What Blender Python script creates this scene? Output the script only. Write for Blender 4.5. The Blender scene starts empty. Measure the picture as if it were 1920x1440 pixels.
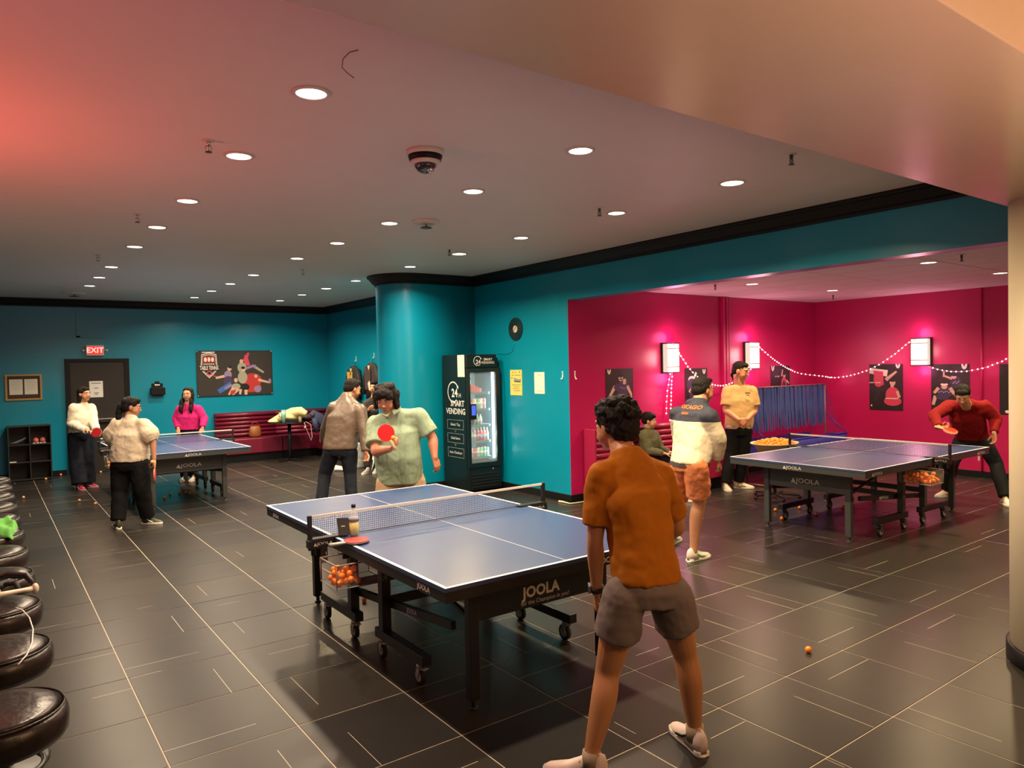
import bpy, bmesh, math, random
from mathutils import Vector, Matrix
random.seed(7)
PI = math.pi
C = bpy.context.scene.collection

# ------------------------------------------------------------------ camera (fitted to 1920x1440)
FPX, YAW, PITCH, ROLL, HC = 1350.37, 0.6319, 0.02471, -0.02099, 1.809
_cy, _sy = math.cos(YAW), math.sin(YAW)
CD = Vector((_sy*math.cos(PITCH), _cy*math.cos(PITCH), -math.sin(PITCH)))
_r = Vector((_cy, -_sy, 0)); _u = _r.cross(CD)
CR = _r*math.cos(ROLL) + _u*math.sin(ROLL)
CU = -_r*math.sin(ROLL) + _u*math.cos(ROLL)
CAMP = Vector((0, 0, HC))
cam_d = bpy.data.cameras.new('camera'); cam = bpy.data.objects.new('camera', cam_d); C.objects.link(cam)
cam_d.sensor_width = 36; cam_d.lens = FPX/1920*36; cam_d.clip_start = 0.05; cam_d.clip_end = 100
cam.matrix_world = Matrix(((CR.x, CU.x, -CD.x, 0), (CR.y, CU.y, -CD.y, 0), (CR.z, CU.z, -CD.z, HC), (0, 0, 0, 1)))
bpy.context.scene.camera = cam
V = lambda *a: Vector(a)
def ray(px, py): return CD + CR*((px-960)/FPX) - CU*((py-720)/FPX)
def at(px, py, D): return CAMP + ray(px, py)*D
def onz(px, py, z=0.0):
    v = ray(px, py); return CAMP + v*((z-HC)/v.z)
def depth_of(p): return (p-CAMP).dot(CD)
def pix(p):
    v = p-CAMP; z = v.dot(CD)
    return (960+FPX*v.dot(CR)/z, 720-FPX*v.dot(CU)/z, z) if z > .05 else (-9999, -9999, z)

# ------------------------------------------------------------------ world, exposure
w = bpy.data.worlds.new('world'); bpy.context.scene.world = w; w.use_nodes = True
w.node_tree.nodes['Background'].inputs[0].default_value = (1, .8, .62, 1)
w.node_tree.nodes['Background'].inputs[1].default_value = 0.02
vs = bpy.context.scene.view_settings
vs.view_transform = 'Standard'; vs.look = 'None'; vs.gamma = 1; vs.exposure = -0.35; vs.use_curve_mapping = False

LAMP_W = 50.0
def light(name, kind, loc, energy, color, size=.2, rot=None, aim=None, spread=None, parent=None, size_y=None):
    l = bpy.data.lights.new(name, kind); l.energy = energy; l.color = color
    if kind == 'AREA':
        l.shape = 'DISK' if size_y is None else 'RECTANGLE'; l.size = size
        if size_y: l.size_y = size_y
        if spread: l.spread = spread
    else: l.shadow_soft_size = size
    o = bpy.data.objects.new(name, l); C.objects.link(o)
    if parent: o.parent = parent
    o.location = loc
    if aim is not None:
        o.rotation_mode = 'QUATERNION'; o.rotation_quaternion = (Vector(aim)-Vector(loc)).to_track_quat('-Z', 'Y')
    return o
# coloured lamps of the bar behind and to the left of the photographer, and two added ceiling fills
light('pink_bar_lamp', 'AREA', (-1.3, 4.9, 2.0), 66, (1, .11, .07), .35, aim=(-.9, 4.9, 3.19), size_y=2.4)
light('violet_bar_lamp', 'AREA', (-.6, 1.9, 1.9), 12, (1, .13, .24), .3, aim=(.1, 2.5, 3.19), size_y=1.0)
light('left_ceiling_fill', 'AREA', (-2.3, 8.5, 2.5), 66, (1, .62, .45), .25, aim=(-1.6, 7.5, 3.19), size_y=11)  # added uplight to brighten the ceiling, no cove fixture here
light('warm_hall_lamp', 'AREA', (3.6, -1.2, 2.2), 36, (1, .48, .13), .5, aim=(3.7, .83, 3.0), size_y=.8)
light('hall_ceiling_fill', 'AREA', (2.4, .2, 2.1), 30, (1, .58, .40), 2.4, aim=(2.8, 2.6, 3.19), size_y=.3)  # added fill aimed at the ceiling past the beam, not a hall fixture

# ------------------------------------------------------------------ materials
MATS = {}
def mat(name, col, rough=.5, metal=0, emit=None, es=1, bump=0, bscale=40, var=0, vscale=3, trans=0, alpha=1, spec=.5, sheen=0, coat=0, stretch=None, rvar=0):
    if name in MATS: return MATS[name]
    m = bpy.data.materials.new(name); m.use_nodes = True; nt = m.node_tree; b = nt.nodes['Principled BSDF']
    b.inputs['Base Color'].default_value = (*col, 1); b.inputs['Roughness'].default_value = rough
    b.inputs['Metallic'].default_value = metal; b.inputs['Specular IOR Level'].default_value = spec
    if emit: b.inputs['Emission Color'].default_value = (*emit, 1); b.inputs['Emission Strength'].default_value = es
    if trans: b.inputs['Transmission Weight'].default_value = trans
    if alpha < 1: b.inputs['Alpha'].default_value = alpha
    if sheen: b.inputs['Sheen Weight'].default_value = sheen
    if coat: b.inputs['Coat Weight'].default_value = coat; b.inputs['Coat Roughness'].default_value = .1
    if bump or var or rvar:
        tc = nt.nodes.new('ShaderNodeTexCoord'); mp = nt.nodes.new('ShaderNodeMapping'); nt.links.new(tc.outputs['Object'], mp.inputs[0])
        if stretch: mp.inputs['Scale'].default_value = stretch
    if bump:
        n = nt.nodes.new('ShaderNodeTexNoise'); n.inputs['Scale'].default_value = bscale; n.inputs['Detail'].default_value = 3
        bp = nt.nodes.new('ShaderNodeBump'); bp.inputs['Strength'].default_value = bump; bp.inputs['Distance'].default_value = .02
        nt.links.new(mp.outputs[0], n.inputs['Vector']); nt.links.new(n.outputs['Fac'], bp.inputs['Height']); nt.links.new(bp.outputs[0], b.inputs['Normal'])
    if var or rvar:
        n = nt.nodes.new('ShaderNodeTexNoise'); n.inputs['Scale'].default_value = vscale; n.inputs['Detail'].default_value = 4
        nt.links.new(mp.outputs[0], n.inputs['Vector'])
        if var:
            mx = nt.nodes.new('ShaderNodeMix'); mx.data_type = 'RGBA'
            mx.inputs['A'].default_value = (*[c*(1-var) for c in col], 1); mx.inputs['B'].default_value = (*[min(1, c*(1+var)) for c in col], 1)
            nt.links.new(n.outputs['Fac'], mx.inputs['Factor']); nt.links.new(mx.outputs['Result'], b.inputs['Base Color'])
        if rvar:
            mr = nt.nodes.new('ShaderNodeMapRange'); mr.inputs['To Min'].default_value = rough-rvar; mr.inputs['To Max'].default_value = rough+rvar
            nt.links.new(n.outputs['Fac'], mr.inputs['Value']); nt.links.new(mr.outputs[0], b.inputs['Roughness'])
    MATS[name] = m; return m
def srgb(r, g, b):
    f = lambda c: c/12.92 if c <= .04045 else ((c+.055)/1.055)**2.4
    return tuple(f(x/255) for x in (r, g, b))

M_TEAL = mat('teal_paint', (0.0, .23, .36), .30, bump=.04, bscale=9, var=.06, rvar=.05)
M_MAG = mat('magenta_paint', (.44, .009, .095), .32, bump=.04, bscale=9, var=.06, rvar=.05)
M_CEIL = mat('ceiling_paint', (.70, .66, .63), .55, bump=.03, bscale=14, var=.04)
M_BEAM = mat('beam_gloss_paint', (.46, .36, .28), .24, bump=.06, bscale=10, var=.04)
M_CREAM = mat('cream_paint', (.80, .71, .52), .5, bump=.02)
M_BLACK = mat('black_paint', (.006, .006, .007), .45, spec=.25)
M_BLACKM = mat('black_metal', (.012, .012, .013), .38, spec=.5)
M_DGREY = mat('dark_grey_metal', (.05, .055, .055), .4)
M_CHROME = mat('chrome', (.6, .6, .6), .2, 1)
M_RUBBER = mat('rubber', (.012, .012, .012), .7)
M_WHITE = mat('white_print', (.75, .75, .72), .5)
M_PAPER = mat('paper', (.75, .72, .62), .7)
M_TILE = [mat('slate_tile_%s' % n, c, .32, bump=.012, bscale=5, var=.10, vscale=1.6, stretch=(1, 3, 1), rvar=.03, spec=.28) for n, c in
          (('a', (.025, .022, .019)), ('b', (.021, .019, .018)), ('c', (.029, .025, .021)))]
M_GROUT = mat('grout', (.46, .40, .31), .7)
M_INLAY = mat('tile_inlay', (.46, .39, .30), .4)
M_BLUE = mat('table_blue', (.022, .055, .165), .31, spec=.85)
M_LINE = mat('table_line', (.75, .75, .73), .45)
M_NETW = mat('net_tape', (.75, .70, .66), .6)
M_NET = mat('net_thread', (.02, .022, .03), .6)
M_CLEAR = mat('clear_plastic', (.80, .78, .74), .15, alpha=.05, spec=.6)
M_ORANGE = mat('ball_orange', (1.0, .27, .015), .40)
M_PALE = mat('ball_pale', (.85, .38, .20), .38)
M_RED = mat('rubber_red', (.55, .008, .012), .42)
M_WOOD = mat('paddle_wood', (.55, .36, .18), .5, var=.1, vscale=30)
M_SKINS = {}
def skin(name, col): return mat('skin_'+name, col, .48, var=.05, vscale=8, bump=.03, bscale=60)

# ------------------------------------------------------------------ mesh helpers
def frame(d):
    d = d.normalized(); a = V(0, 0, 1) if abs(d.z) < .9 else V(1, 0, 0)
    x = a.cross(d).normalized(); return x, d.cross(x), d
class MB:
    def __init__(s): s.v = []; s.f = []; s.m = []; s.s = []
    def add(s, vs, fs, m=0, sm=False):
        o = len(s.v); s.v += [Vector(p) for p in vs]
        for f in fs: s.f.append([i+o for i in f]); s.m.append(m); s.s.append(sm)
        return s
    def box(s, a, b, m=0):
        x0, y0, z0 = a; x1, y1, z1 = b
        return s.add([(x0,y0,z0),(x1,y0,z0),(x1,y1,z0),(x0,y1,z0),(x0,y0,z1),(x1,y0,z1),(x1,y1,z1),(x0,y1,z1)],
                     [(3,2,1,0),(4,5,6,7),(0,1,5,4),(1,2,6,5),(2,3,7,6),(3,0,4,7)], m)
    def obox(s, c, X, Y, Z, m=0):      # oriented box: half axes as vectors
        c = Vector(c); P = [c+X*i+Y*j+Z*k for k in (-1, 1) for i, j in ((-1,-1),(1,-1),(1,1),(-1,1))]
        return s.add(P, [(3,2,1,0),(4,5,6,7),(0,1,5,4),(1,2,6,5),(2,3,7,6),(3,0,4,7)], m)
    def bar(s, a, b, w, h, m=0, up=None):
        a = Vector(a); b = Vector(b); d = (b-a)/2
        x, y, _ = frame(d)
        if up: x = Vector(up).cross(d).normalized(); y = d.normalized().cross(x)
        return s.obox((a+b)/2, x*w/2, y*h/2, d, m)
    def rings(s, R, m=0, sm=True, cap=True, closed=False):
        n = len(R[0]); vs = [p for r in R for p in r]; fs = []
        K = len(R)
        for k in range(K if closed else K-1):
            k2 = (k+1) % K
            for i in range(n):
                j = (i+1) % n; fs.append((k*n+i, k*n+j, k2*n+j, k2*n+i))
        if cap and not closed: fs.append(tuple(range(n))[::-1]); fs.append(tuple(range((K-1)*n, K*n)))
        return s.add(vs, fs, m, sm)
    def cone(s, a, b, ra, rb, m=0, n=14, sm=True, round_=False):
        a = Vector(a); b = Vector(b); x, y, d = frame(b-a); L = (b-a).length
        R = []
        def ring(c, r): R.append([c+x*(r*math.cos(2*PI*i/n))+y*(r*math.sin(2*PI*i/n)) for i in range(n)])
        if round_:
            for t in (75, 45, 20): ring(a-d*ra*math.sin(math.radians(t)), ra*math.cos(math.radians(t)))
        ring(a, ra); ring(b, rb)
        if round_:
            for t in (20, 45, 75): ring(b+d*rb*math.sin(math.radians(t)), rb*math.cos(math.radians(t)))
        return s.rings(R, m, sm)
    def ball(s, c, r, m=0, n=12, k=8, rot=None):
        c = Vector(c); r = Vector((r, r, r)) if not hasattr(r, '__len__') else Vector(r); rot = rot or Matrix.Identity(3)
        vs = [c+rot@V(0,0,-r.z)]; fs = []
        for j in range(1, k):
            t = -PI/2+PI*j/k
            for i in range(n):
                p = 2*PI*i/n; vs.append(c+rot@V(r.x*math.cos(t)*math.cos(p), r.y*math.cos(t)*math.sin(p), r.z*math.sin(t)))
        vs.append(c+rot@V(0,0,r.z)); L = len(vs)-1
        for i in range(n):
            fs.append((0, 1+(i+1) % n, 1+i)); fs.append((L, L-n+i, L-n+(i+1) % n))
            for j in range(k-2): fs.append((1+j*n+i, 1+j*n+(i+1) % n, 1+(j+1)*n+(i+1) % n, 1+(j+1)*n+i))
        return s.add(vs, fs, m, True)
    def tube(s, pts, r, m=0, n=8, sm=True):
        pts = [Vector(p) for p in pts]; R = []; prev = None
        for i, p in enumerate(pts):
            d = (pts[min(i+1, len(pts)-1)]-pts[max(i-1, 0)]).normalized()
            if prev is None: x, y, _ = frame(d)
            else: x = (prev-d*prev.dot(d)).normalized(); y = d.cross(x)
            prev = x; rr = r[i] if hasattr(r, '__len__') else r
            R.append([p+x*(rr*math.cos(2*PI*k/n))+y*(rr*math.sin(2*PI*k/n)) for k in range(n)])
        return s.rings(R, m, sm)
    def prism(s, poly, z0, z1, m=0, sm=False):
        n = len(poly); vs = [(x, y, z0) for x, y in poly]+[(x, y, z1) for x, y in poly]
        fs = [tuple(range(n))[::-1], tuple(range(n, 2*n))]
        s.add(vs, fs, m, False)
        return s.add(vs, [(i, (i+1) % n, n+(i+1) % n, n+i) for i in range(n)], m, sm)
    def lathe(s, c, prof, m=0, n=24, sm=True):
        c = Vector(c)
        return s.rings([[c+V(r*math.cos(2*PI*i/n), r*math.sin(2*PI*i/n), z) for i in range(n)] for r, z in prof], m, sm)
    def build(s, name, mats, parent=None, origin=None, bevel=0, **kw):
        me = bpy.data.meshes.new(name)
        o0 = Vector(origin) if origin is not None else (parent.get('_o') and Vector(parent['_o']) or V(0,0,0) if parent else V(0,0,0))
        me.from_pydata([p-o0 for p in s.v], [], s.f)
        for mm in (mats if isinstance(mats, (list, tuple)) else [mats]): me.materials.append(mm)
        me.polygons.foreach_set('material_index', s.m); me.polygons.foreach_set('use_smooth', s.s); me.update()
        o = bpy.data.objects.new(name, me); C.objects.link(o)
        if parent: o.parent = parent; o['_o'] = list(o0)
        else: o.location = o0
        if bevel:
            b = o.modifiers.new('bevel', 'BEVEL'); b.width = bevel; b.segments = 2; b.limit_method = 'ANGLE'
        for k, x in kw.items(): o[k] = x
        return o
def tag(o, label, cat, group=None):
    o['label'] = label; o['category'] = cat
    if group: o['group'] = group
    return o
def thing(name, label, cat, loc=(0,0,0), rz=0, group=None, local=False):
    o = bpy.data.objects.new(name, None); C.objects.link(o); o.empty_display_size = .1
    o.location = loc; o.rotation_euler = (0, 0, rz); o['_o'] = [0, 0, 0] if local else list(loc)
    return tag(o, label, cat, group)
def struct(name, mb, mats, **kw):
    o = mb.build(name, mats, **kw); o['kind'] = 'structure'; return o
def solo(name, mb, mats, origin, label, cat, group=None, **kw): return tag(mb.build(name, mats, origin=origin, **kw), label, cat, group)
def dup(root, loc, rz=0, label=None, group=None):
    r = root.copy(); C.objects.link(r); r.location = loc; r.rotation_euler = (0, 0, rz)
    if label: r['label'] = label
    if group: r['group'] = group
    for ch in root.children:
        c = ch.copy(); C.objects.link(c); c.parent = r
        for g in ch.children:
            d = g.copy(); C.objects.link(d); d.parent = c
    return r
TEXTC = {}
def text(s, size, c, right, up, m, parent, name='lettering', depth=.0006, stretch=1.0, bold=0, origin=None, mb=None, mi=0):
    """flat lettering centred at c, reading along right"""
    key = (s, bold)
    if key not in TEXTC:
        cu = bpy.data.curves.new('t', 'FONT'); cu.body = s; cu.align_x = 'CENTER'; cu.align_y = 'CENTER'; cu.size = 1; cu.offset = bold
        cu.resolution_u = 2
        to = bpy.data.objects.new('t', cu); C.objects.link(to)
        me = bpy.data.meshes.new_from_object(to); TEXTC[key] = ([Vector(v.co) for v in me.vertices], [list(p.vertices) for p in me.polygons])
        bpy.data.objects.remove(to); bpy.data.meshes.remove(me); bpy.data.curves.remove(cu)
    vs, fs = TEXTC[key]; c = Vector(c); right = Vector(right).normalized(); up = Vector(up).normalized(); n = right.cross(up)
    P = [c+right*(v.x*size*stretch)+up*(v.y*size)+n*depth for v in vs]
    if mb is not None: mb.add(P, fs, mi); return mb
    return MB().add(P, fs).build(name, m, parent, origin)

# ------------------------------------------------------------------ the room
XW, YB, YM, XM = 6.17, 15.35, 7.16, 11.95
ZC, ZM, ZH = 3.19, 2.83, 2.66
XL, YN = -2.6, -3.2
TP, TX, TY = .603, .632, 1.785
# floor: slab with grout, tiles laid on it
fl = struct('floor', MB().box((XL-.2, YN-.2, -.12), (XM+.2, YB+.2, -.0022)), M_GROUT)
fl['_o'] = [0, 0, 0]
z5 = lambda x, y: (x/3, 960+y/3)
z4 = lambda x, y: (1300+x/3.2, 1040+y/3.2)
segs = [z5(700,885)+z5(1120,788), z5(735,935)+z5(910,893), z5(520,1047)+z5(740,995), z5(965,585)+z5(1035,678), z5(1200,883)+z5(1307,1020), z5(1635,930)+z5(1790,1082),
        z5(920,1350)+z5(1440,1190), z5(1560,1340)+z5(1640,1440), z5(770,545)+z5(860,528), z5(1225,525)+z5(1345,503), z5(1315,615)+z5(1370,680), z5(1510,800)+z5(1740,745), z5(1505,405)+z5(1750,355), z5(1110,415)+z5(1165,470),
        z4(165,512)+z4(505,635), z4(60,835)+z4(305,727), z4(310,1000)+z4(105,1103), z4(605,848)+z4(1090,1040), z4(810,748)+z4(1050,628), z4(750,530)+z4(958,434), z4(1265,520)+z4(1700,650),
        z4(1410,445)+z4(1570,360), z4(780,280)+z4(1105,367), z4(320,245)+z4(605,328), z4(1290,920)+z4(1850,1120), z4(1300,285)+z4(1455,215), z4(860,80)+z4(1130,130), z4(730,1190)+z4(900,1280),
        (1320,1162)+(1394,1186), (1150,1355)+(1194,1375), (1188,1228)+(1240,1215), (60,1345)+(87,1340)]
acc = {}
for a, b, c, d in segs:
    p = onz(a, b); q = onz(c, d); mid = (p+q)/2; k = (math.floor((mid.x-TX)/TP), math.floor((mid.y-TY)/TP))
    acc.setdefault(k, []).append((p, q))
def tile_mesh(mb, i, j, mi, mmax):
    x0 = TX+i*TP+.003; y0 = TY+j*TP+.003; x1 = x0+TP-.006; y1 = y0+TP-.006
    x1 = min(x1, XM); y1 = min(y1, YM if x0 > XW-.05 else YB)
    if y0 > YM-.02: x1 = min(x1, XW)
    if x1-x0 < .01 or y1-y0 < .01: return False
    dz = random.uniform(-.0004, .0004)
    e = .0012
    P = [(x0,y0,-.006),(x1,y0,-.006),(x1,y1,-.006),(x0,y1,-.006),(x0,y0,-e),(x1,y0,-e),(x1,y1,-e),(x0,y1,-e),(x0+e,y0+e,dz),(x1-e,y0+e,dz),(x1-e,y1-e,dz),(x0+e,y1-e,dz)]
    mb.add(P, [(0,1,5,4),(1,2,6,5),(2,3,7,6),(3,0,4,7),(4,5,9,8),(5,6,10,9),(6,7,11,10),(7,4,8,11),(8,9,10,11)], mi)
    S = acc.get((i, j))
    if S is None:
        S = []
        c = V((x0+x1)/2, (y0+y1)/2, 0)
        if random.random() < .55:
            o = random.uniform(-.22, .22); l0 = -.3; l1 = random.uniform(-.05, .25)
            sg = random.choice((-1, 1))
            if random.random() < .55: S.append((c+V(l0*sg, o, 0), c+V(l1*sg, o, 0)))
            else: S.append((c+V(o, l0*sg, 0), c+V(o, l1*sg*.5, 0)))
    for p, q in S:
        d = q-p
        if abs(d.x) > abs(d.y):
            yy = min(max((p.y+q.y)/2, y0+.01), y1-.01); a = V(max(min(p.x, q.x), x0), yy, 0); b = V(min(max(p.x, q.x), x1), yy, 0); wv = V(0, .0016, 0)
        else:
            xx = min(max((p.x+q.x)/2, x0+.01), x1-.01); a = V(xx, max(min(p.y, q.y), y0), 0); b = V(xx, min(max(p.y, q.y), y1), 0); wv = V(.0016, 0, 0)
        z = V(0, 0, dz+.0004)
        if (b-a).length > .03: mb.add([a-wv+z, a+wv+z, b+wv+z, b-wv+z], [(0,1,2,3) if (abs(d.x) < abs(d.y)) else (3,2,1,0)], mmax)
cand = []
for i in range(math.floor((XL-TX)/TP)+1, int((XM-TX)/TP)+1):
    for j in range(math.floor((YN-TY)/TP)+1, int((YB-TY)/TP)+1):
        x = TX+(i+.5)*TP; y = TY+(j+.5)*TP
        if x > XW+.25 and y-TP/2 > YM: continue
        px, py, dd = pix(V(x, y, 0))
        vis = dd > .5 and -120 < px < 2040 and py < 1560
        cand.append((not vis, dd, i, j))
cand.sort()
rest = MB()
for k, (nv, dd, i, j) in enumerate(cand):
    if not nv and k < 300:
        tb = MB()
        if tile_mesh(tb, i, j, 0, 1) is not False: tb.build('floor_tile', [random.choice(M_TILE), M_INLAY], fl)
    else: tile_mesh(rest, i, j, random.randrange(3), 3)
rest.build('floor_tiles', M_TILE+[M_INLAY], fl, kind='stuff')

# ceilings, beam, walls
struct('ceiling', MB().box((XL, 1.5, ZC), (XW+.3, YB+.2, ZC+.12)), M_CEIL)
struct('ceiling_hall', MB().box((XL, YN, ZC+.01), (XW+.3, 1.5, ZC+.13)), M_CREAM)
struct('trim_1', MB().box((XL, .83, 2.703), (XW, 1.736, ZC+.005)), M_BEAM, bevel=.004)
struct('wall_back', MB().box((XL-.2, YB, 0), (XW+.3, YB+.2, ZC+.1)), M_TEAL)
struct('wall_left', MB().box((XL-.2, YN, 0), (XL, YB, ZC+.1)), M_TEAL)
struct('wall_near', MB().box((XL-.2, YN-.2, 0), (XM+.2, YN, ZC+.1)), M_CREAM)
wr = MB().box((XW, YM+.004, 0), (XW+.2, YB, ZC+.1))
wr.box((XW, YN, ZH), (XW+.2, YM+.004, ZC+.1))
struct('wall_right', wr, M_TEAL)
arc = [(5.17-.42*math.sin(a), 9.79-.42*math.cos(a)) for a in [PI*k/24 for k in range(25)]]
struct('wall_stub', MB().prism([(XW, 9.37)]+arc+[(XW, 10.21)], 0, ZC, 0, True), M_TEAL)
struct('wall_magenta_left', MB().box((XW+.001, YM, 0), (XM+.15, YM+.15, ZH-.0)).box((XW+.2, YM, ZH), (XM+.15, YM+.15, ZM+.1)), M_MAG)
struct('wall_magenta_far', MB().box((XM, YN, 0), (XM+.15, YM, ZM+.1)), M_MAG)
ceil2 = struct('ceiling_lower', MB().box((XW+.2, YN, ZM+.012), (XM, YM, ZM+.1)), mat('grid_metal', (.5, .44, .42), .5)); ceil2['_o'] = [0,0,0]
M_PANEL = mat('ceiling_panel', (.62, .55, .53), .8, bump=.15, bscale=60)
nx, ny = 9, 8
for i in range(nx):
    for j in range(ny):
        x0 = XM-(i+1)*.618; y0 = YM-(j+1)*1.22
        if x0 < XW+.19: x0 = XW+.2
        if y0 < YN: continue
        MB().box((x0+.006, y0+.006, ZM-.004), (XM-i*.618-.006, YM-j*1.22-.006, ZM+.012)).build('ceiling_panel', M_PANEL, ceil2)
# crown moulding and skirting follow the wall line
def sweep(path, prof, flip=1):
    P = [V(x, y, 0) for x, y in path]; R = []
    for i, p in enumerate(P):
        ns = []
        for a, b in ((i-1, i), (i, i+1)):
            if a >= 0 and b < len(P):
                d = (P[b]-P[a]).normalized(); ns.append(V(-d.y, d.x, 0)*flip)
        n = sum(ns, V(0,0,0)).normalized(); k = 1/max(.4, n.dot(ns[0]))
        R.append([p+n*(o*k)+V(0, 0, z) for o, z in prof])
    return MB().rings(R, 0, False)
crown = [(0, 3.05), (.018, 3.05), (.026, 3.072), (.05, 3.085), (.075, 3.115), (.10, 3.15), (.118, 3.158), (.128, 3.172), (.128, ZC), (0, ZC)]
room_line = [(XW, 9.37)]+arc+[(XW, 10.21), (XW, YB), (XL, YB)]
struct('trim_2', sweep([(XW, 1.736)]+room_line, crown), M_BLACK)
skirt = [(0, 0), (.014, 0), (.014, .095), (.010, .10), (0, .10)]
struct('baseboard_right', sweep([(XM, YN), (XM, YM), (XW, YM)]+room_line[:-1]+[(2.24, YB)], skirt), M_BLACK)
struct('baseboard_back', sweep([(1.16, YB), (XL, YB)], skirt), M_BLACK)
# round pillar
PC = (5.12, 1.31)
struct('trim_3', MB().lathe((PC[0], PC[1], 0), [(.447, .0), (.447, 2.703)], n=48), M_CREAM)
struct('baseboard_pillar', MB().lathe((PC[0], PC[1], 0), [(.449, .0), (.466, 0), (.466, .095), (.460, .10), (.449, .10)], n=48), M_BLACK)
# pipe chases on magenta walls
struct('trim_4', MB().box((9.31, YM-.05, .1), (9.36, YM, ZM)).box((9.385, YM-.05, .1), (9.435, YM, ZM)), M_MAG)
struct('trim_5', MB().cone((9.49, YM-.02, .1), (9.49, YM-.02, ZM), .012, .012, 0, 10), mat('pipe_paint', (.5, .12, .16), .4))
struct('trim_6', MB().cone((XM-.02, 4.5, .1), (XM-.02, 4.5, ZM), .012, .012, 0, 10), M_MAG)
# cover plates painted over on the teal walls
struct('trim_7', MB().box((1.38, YB-.02, 2.50), (1.44, YB, 2.95)).box((1.38, YB-.02, 2.50), (1.93, YB, 2.53)), M_TEAL)

# back door with frame, push bar and notice
dr = MB().box((1.26, YB-.03, .005), (2.14, YB-.002, 2.05)).build('door_1', mat('door_paint', (.012, .009, .008), .5)); dr['kind'] = 'structure'; dr['_o'] = [0,0,0]
MB().box((1.18, YB-.05, 0), (1.26, YB, 2.11)).box((2.14, YB-.05, 0), (2.22, YB, 2.11)).box((1.26, YB-.05, 2.05), (2.14, YB, 2.11)).build('door_frame', M_BLACK, dr)
MB().box((1.34, YB-.10, .93), (2.10, YB-.06, 1.0)).box((1.34, YB-.105, .985), (2.10, YB-.058, 1.003), 1).box((1.36, YB-.06, .94), (1.42, YB-.03, .99)).box((2.02, YB-.06, .94), (2.08, YB-.03, .99)).build('push_bar', [M_BLACKM, M_CHROME], dr)
nb = MB().box((1.555, YB-.034, 1.395), (1.775, YB-.0305, 1.695))
for z, wd in ((1.655, .16), (1.565, .07), (1.475, .08), (1.45, .05)): nb.box((1.665-wd/2, YB-.0345, z-.005), (1.665+wd/2, YB-.034, z+.005), 1)
solo('notice', nb, [M_WHITE, M_BLACK], (1.665, YB-.03, 1.395), 'white paper notice taped to the dark back door', 'notice')

# ------------------------------------------------------------------ ceiling fittings
M_DIFF = mat('lamp_diffuser', (.9, .9, .85), .5, emit=(1, .93, .80), es=9)
M_DIFFY = mat('lamp_diffuser_warm', (.9, .85, .7), .5, emit=(1, .83, .52), es=9)
M_TRIM = mat('lamp_trim', (.6, .58, .54), .4)
def downlight(x, y, z, label, warm=False, r=.076, e=1.0, group='recessed ceiling lights'):
    if warm: e *= 1.9 if z > 3 else 1.0
    t = thing('ceiling_light', label, 'ceiling light', (x, y, z), group=group)
    MB().lathe((x, y, z), [(r+.006, 0), (r+.022, -.001), (r+.020, -.007), (r+.004, -.010), (r+.002, -.004)], n=28).build('frame', M_TRIM, t)
    MB().lathe((x, y, z), [(.002, -.0075), (r*.6, -.0075), (r+.004, -.005), (r+.004, -.001), (.002, -.001)], n=28).build('diffuser', M_DIFFY if warm else M_DIFF, t)
    light('lamp', 'AREA', (0, 0, -.012), LAMP_W*e, (1, .74, .40) if warm else (1, .77, .54), .15, spread=math.radians(150), parent=t)
ORD = ['first', 'second', 'third', 'fourth', 'fifth', 'sixth', 'seventh', 'eighth', 'ninth']
ys = [3.49, 4.75, 6.2, 7.45, 8.7, 10.47, 11.67, 12.82, 14.04]
for row, (xs, nm, n) in enumerate(((1.355, 'left', 8), (3.14, 'middle', 9), (4.70, 'right', 9))):
    for k in range(n):
        warm = row == 2 and k in (0, 3, 6)
        big = .082 if warm else .072
        downlight(xs, ys[k], ZC, '%s recessed light from the front in the %s ceiling row%s' % (ORD[k], nm, ', with a yellowish glow' if warm else ''), warm, big)
downlight(8.205, 5.80, ZM, 'recessed light over the magenta room, nearer its left wall lamps', True, .075, 1.1)
downlight(10.116, 5.78, ZM, 'recessed light over the magenta room, nearer the far corner', True, .075, 1.1)
for x, y in ((8.2, 3.6), (10.1, 3.6), (8.2, 1.4), (10.1, 1.4)): downlight(x, y, ZM, 'recessed magenta room light behind the header, %s' % ('near the far wall' if x > 9 and y > 2 else 'near the opening' if y > 2 else 'out of sight by the far wall' if x > 9 else 'out of sight by the opening'), True, .075, 1.3, 'lights behind the header')
for x, y in ((1.36, -.6), (3.14, -1.0), (4.7, -.6)): downlight(x, y, ZC+.01, 'recessed light over the hall behind the camera, %s' % ('left' if x < 2 else 'middle' if x < 4 else 'right'), True, .075, .16, 'lights behind the camera')
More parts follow.
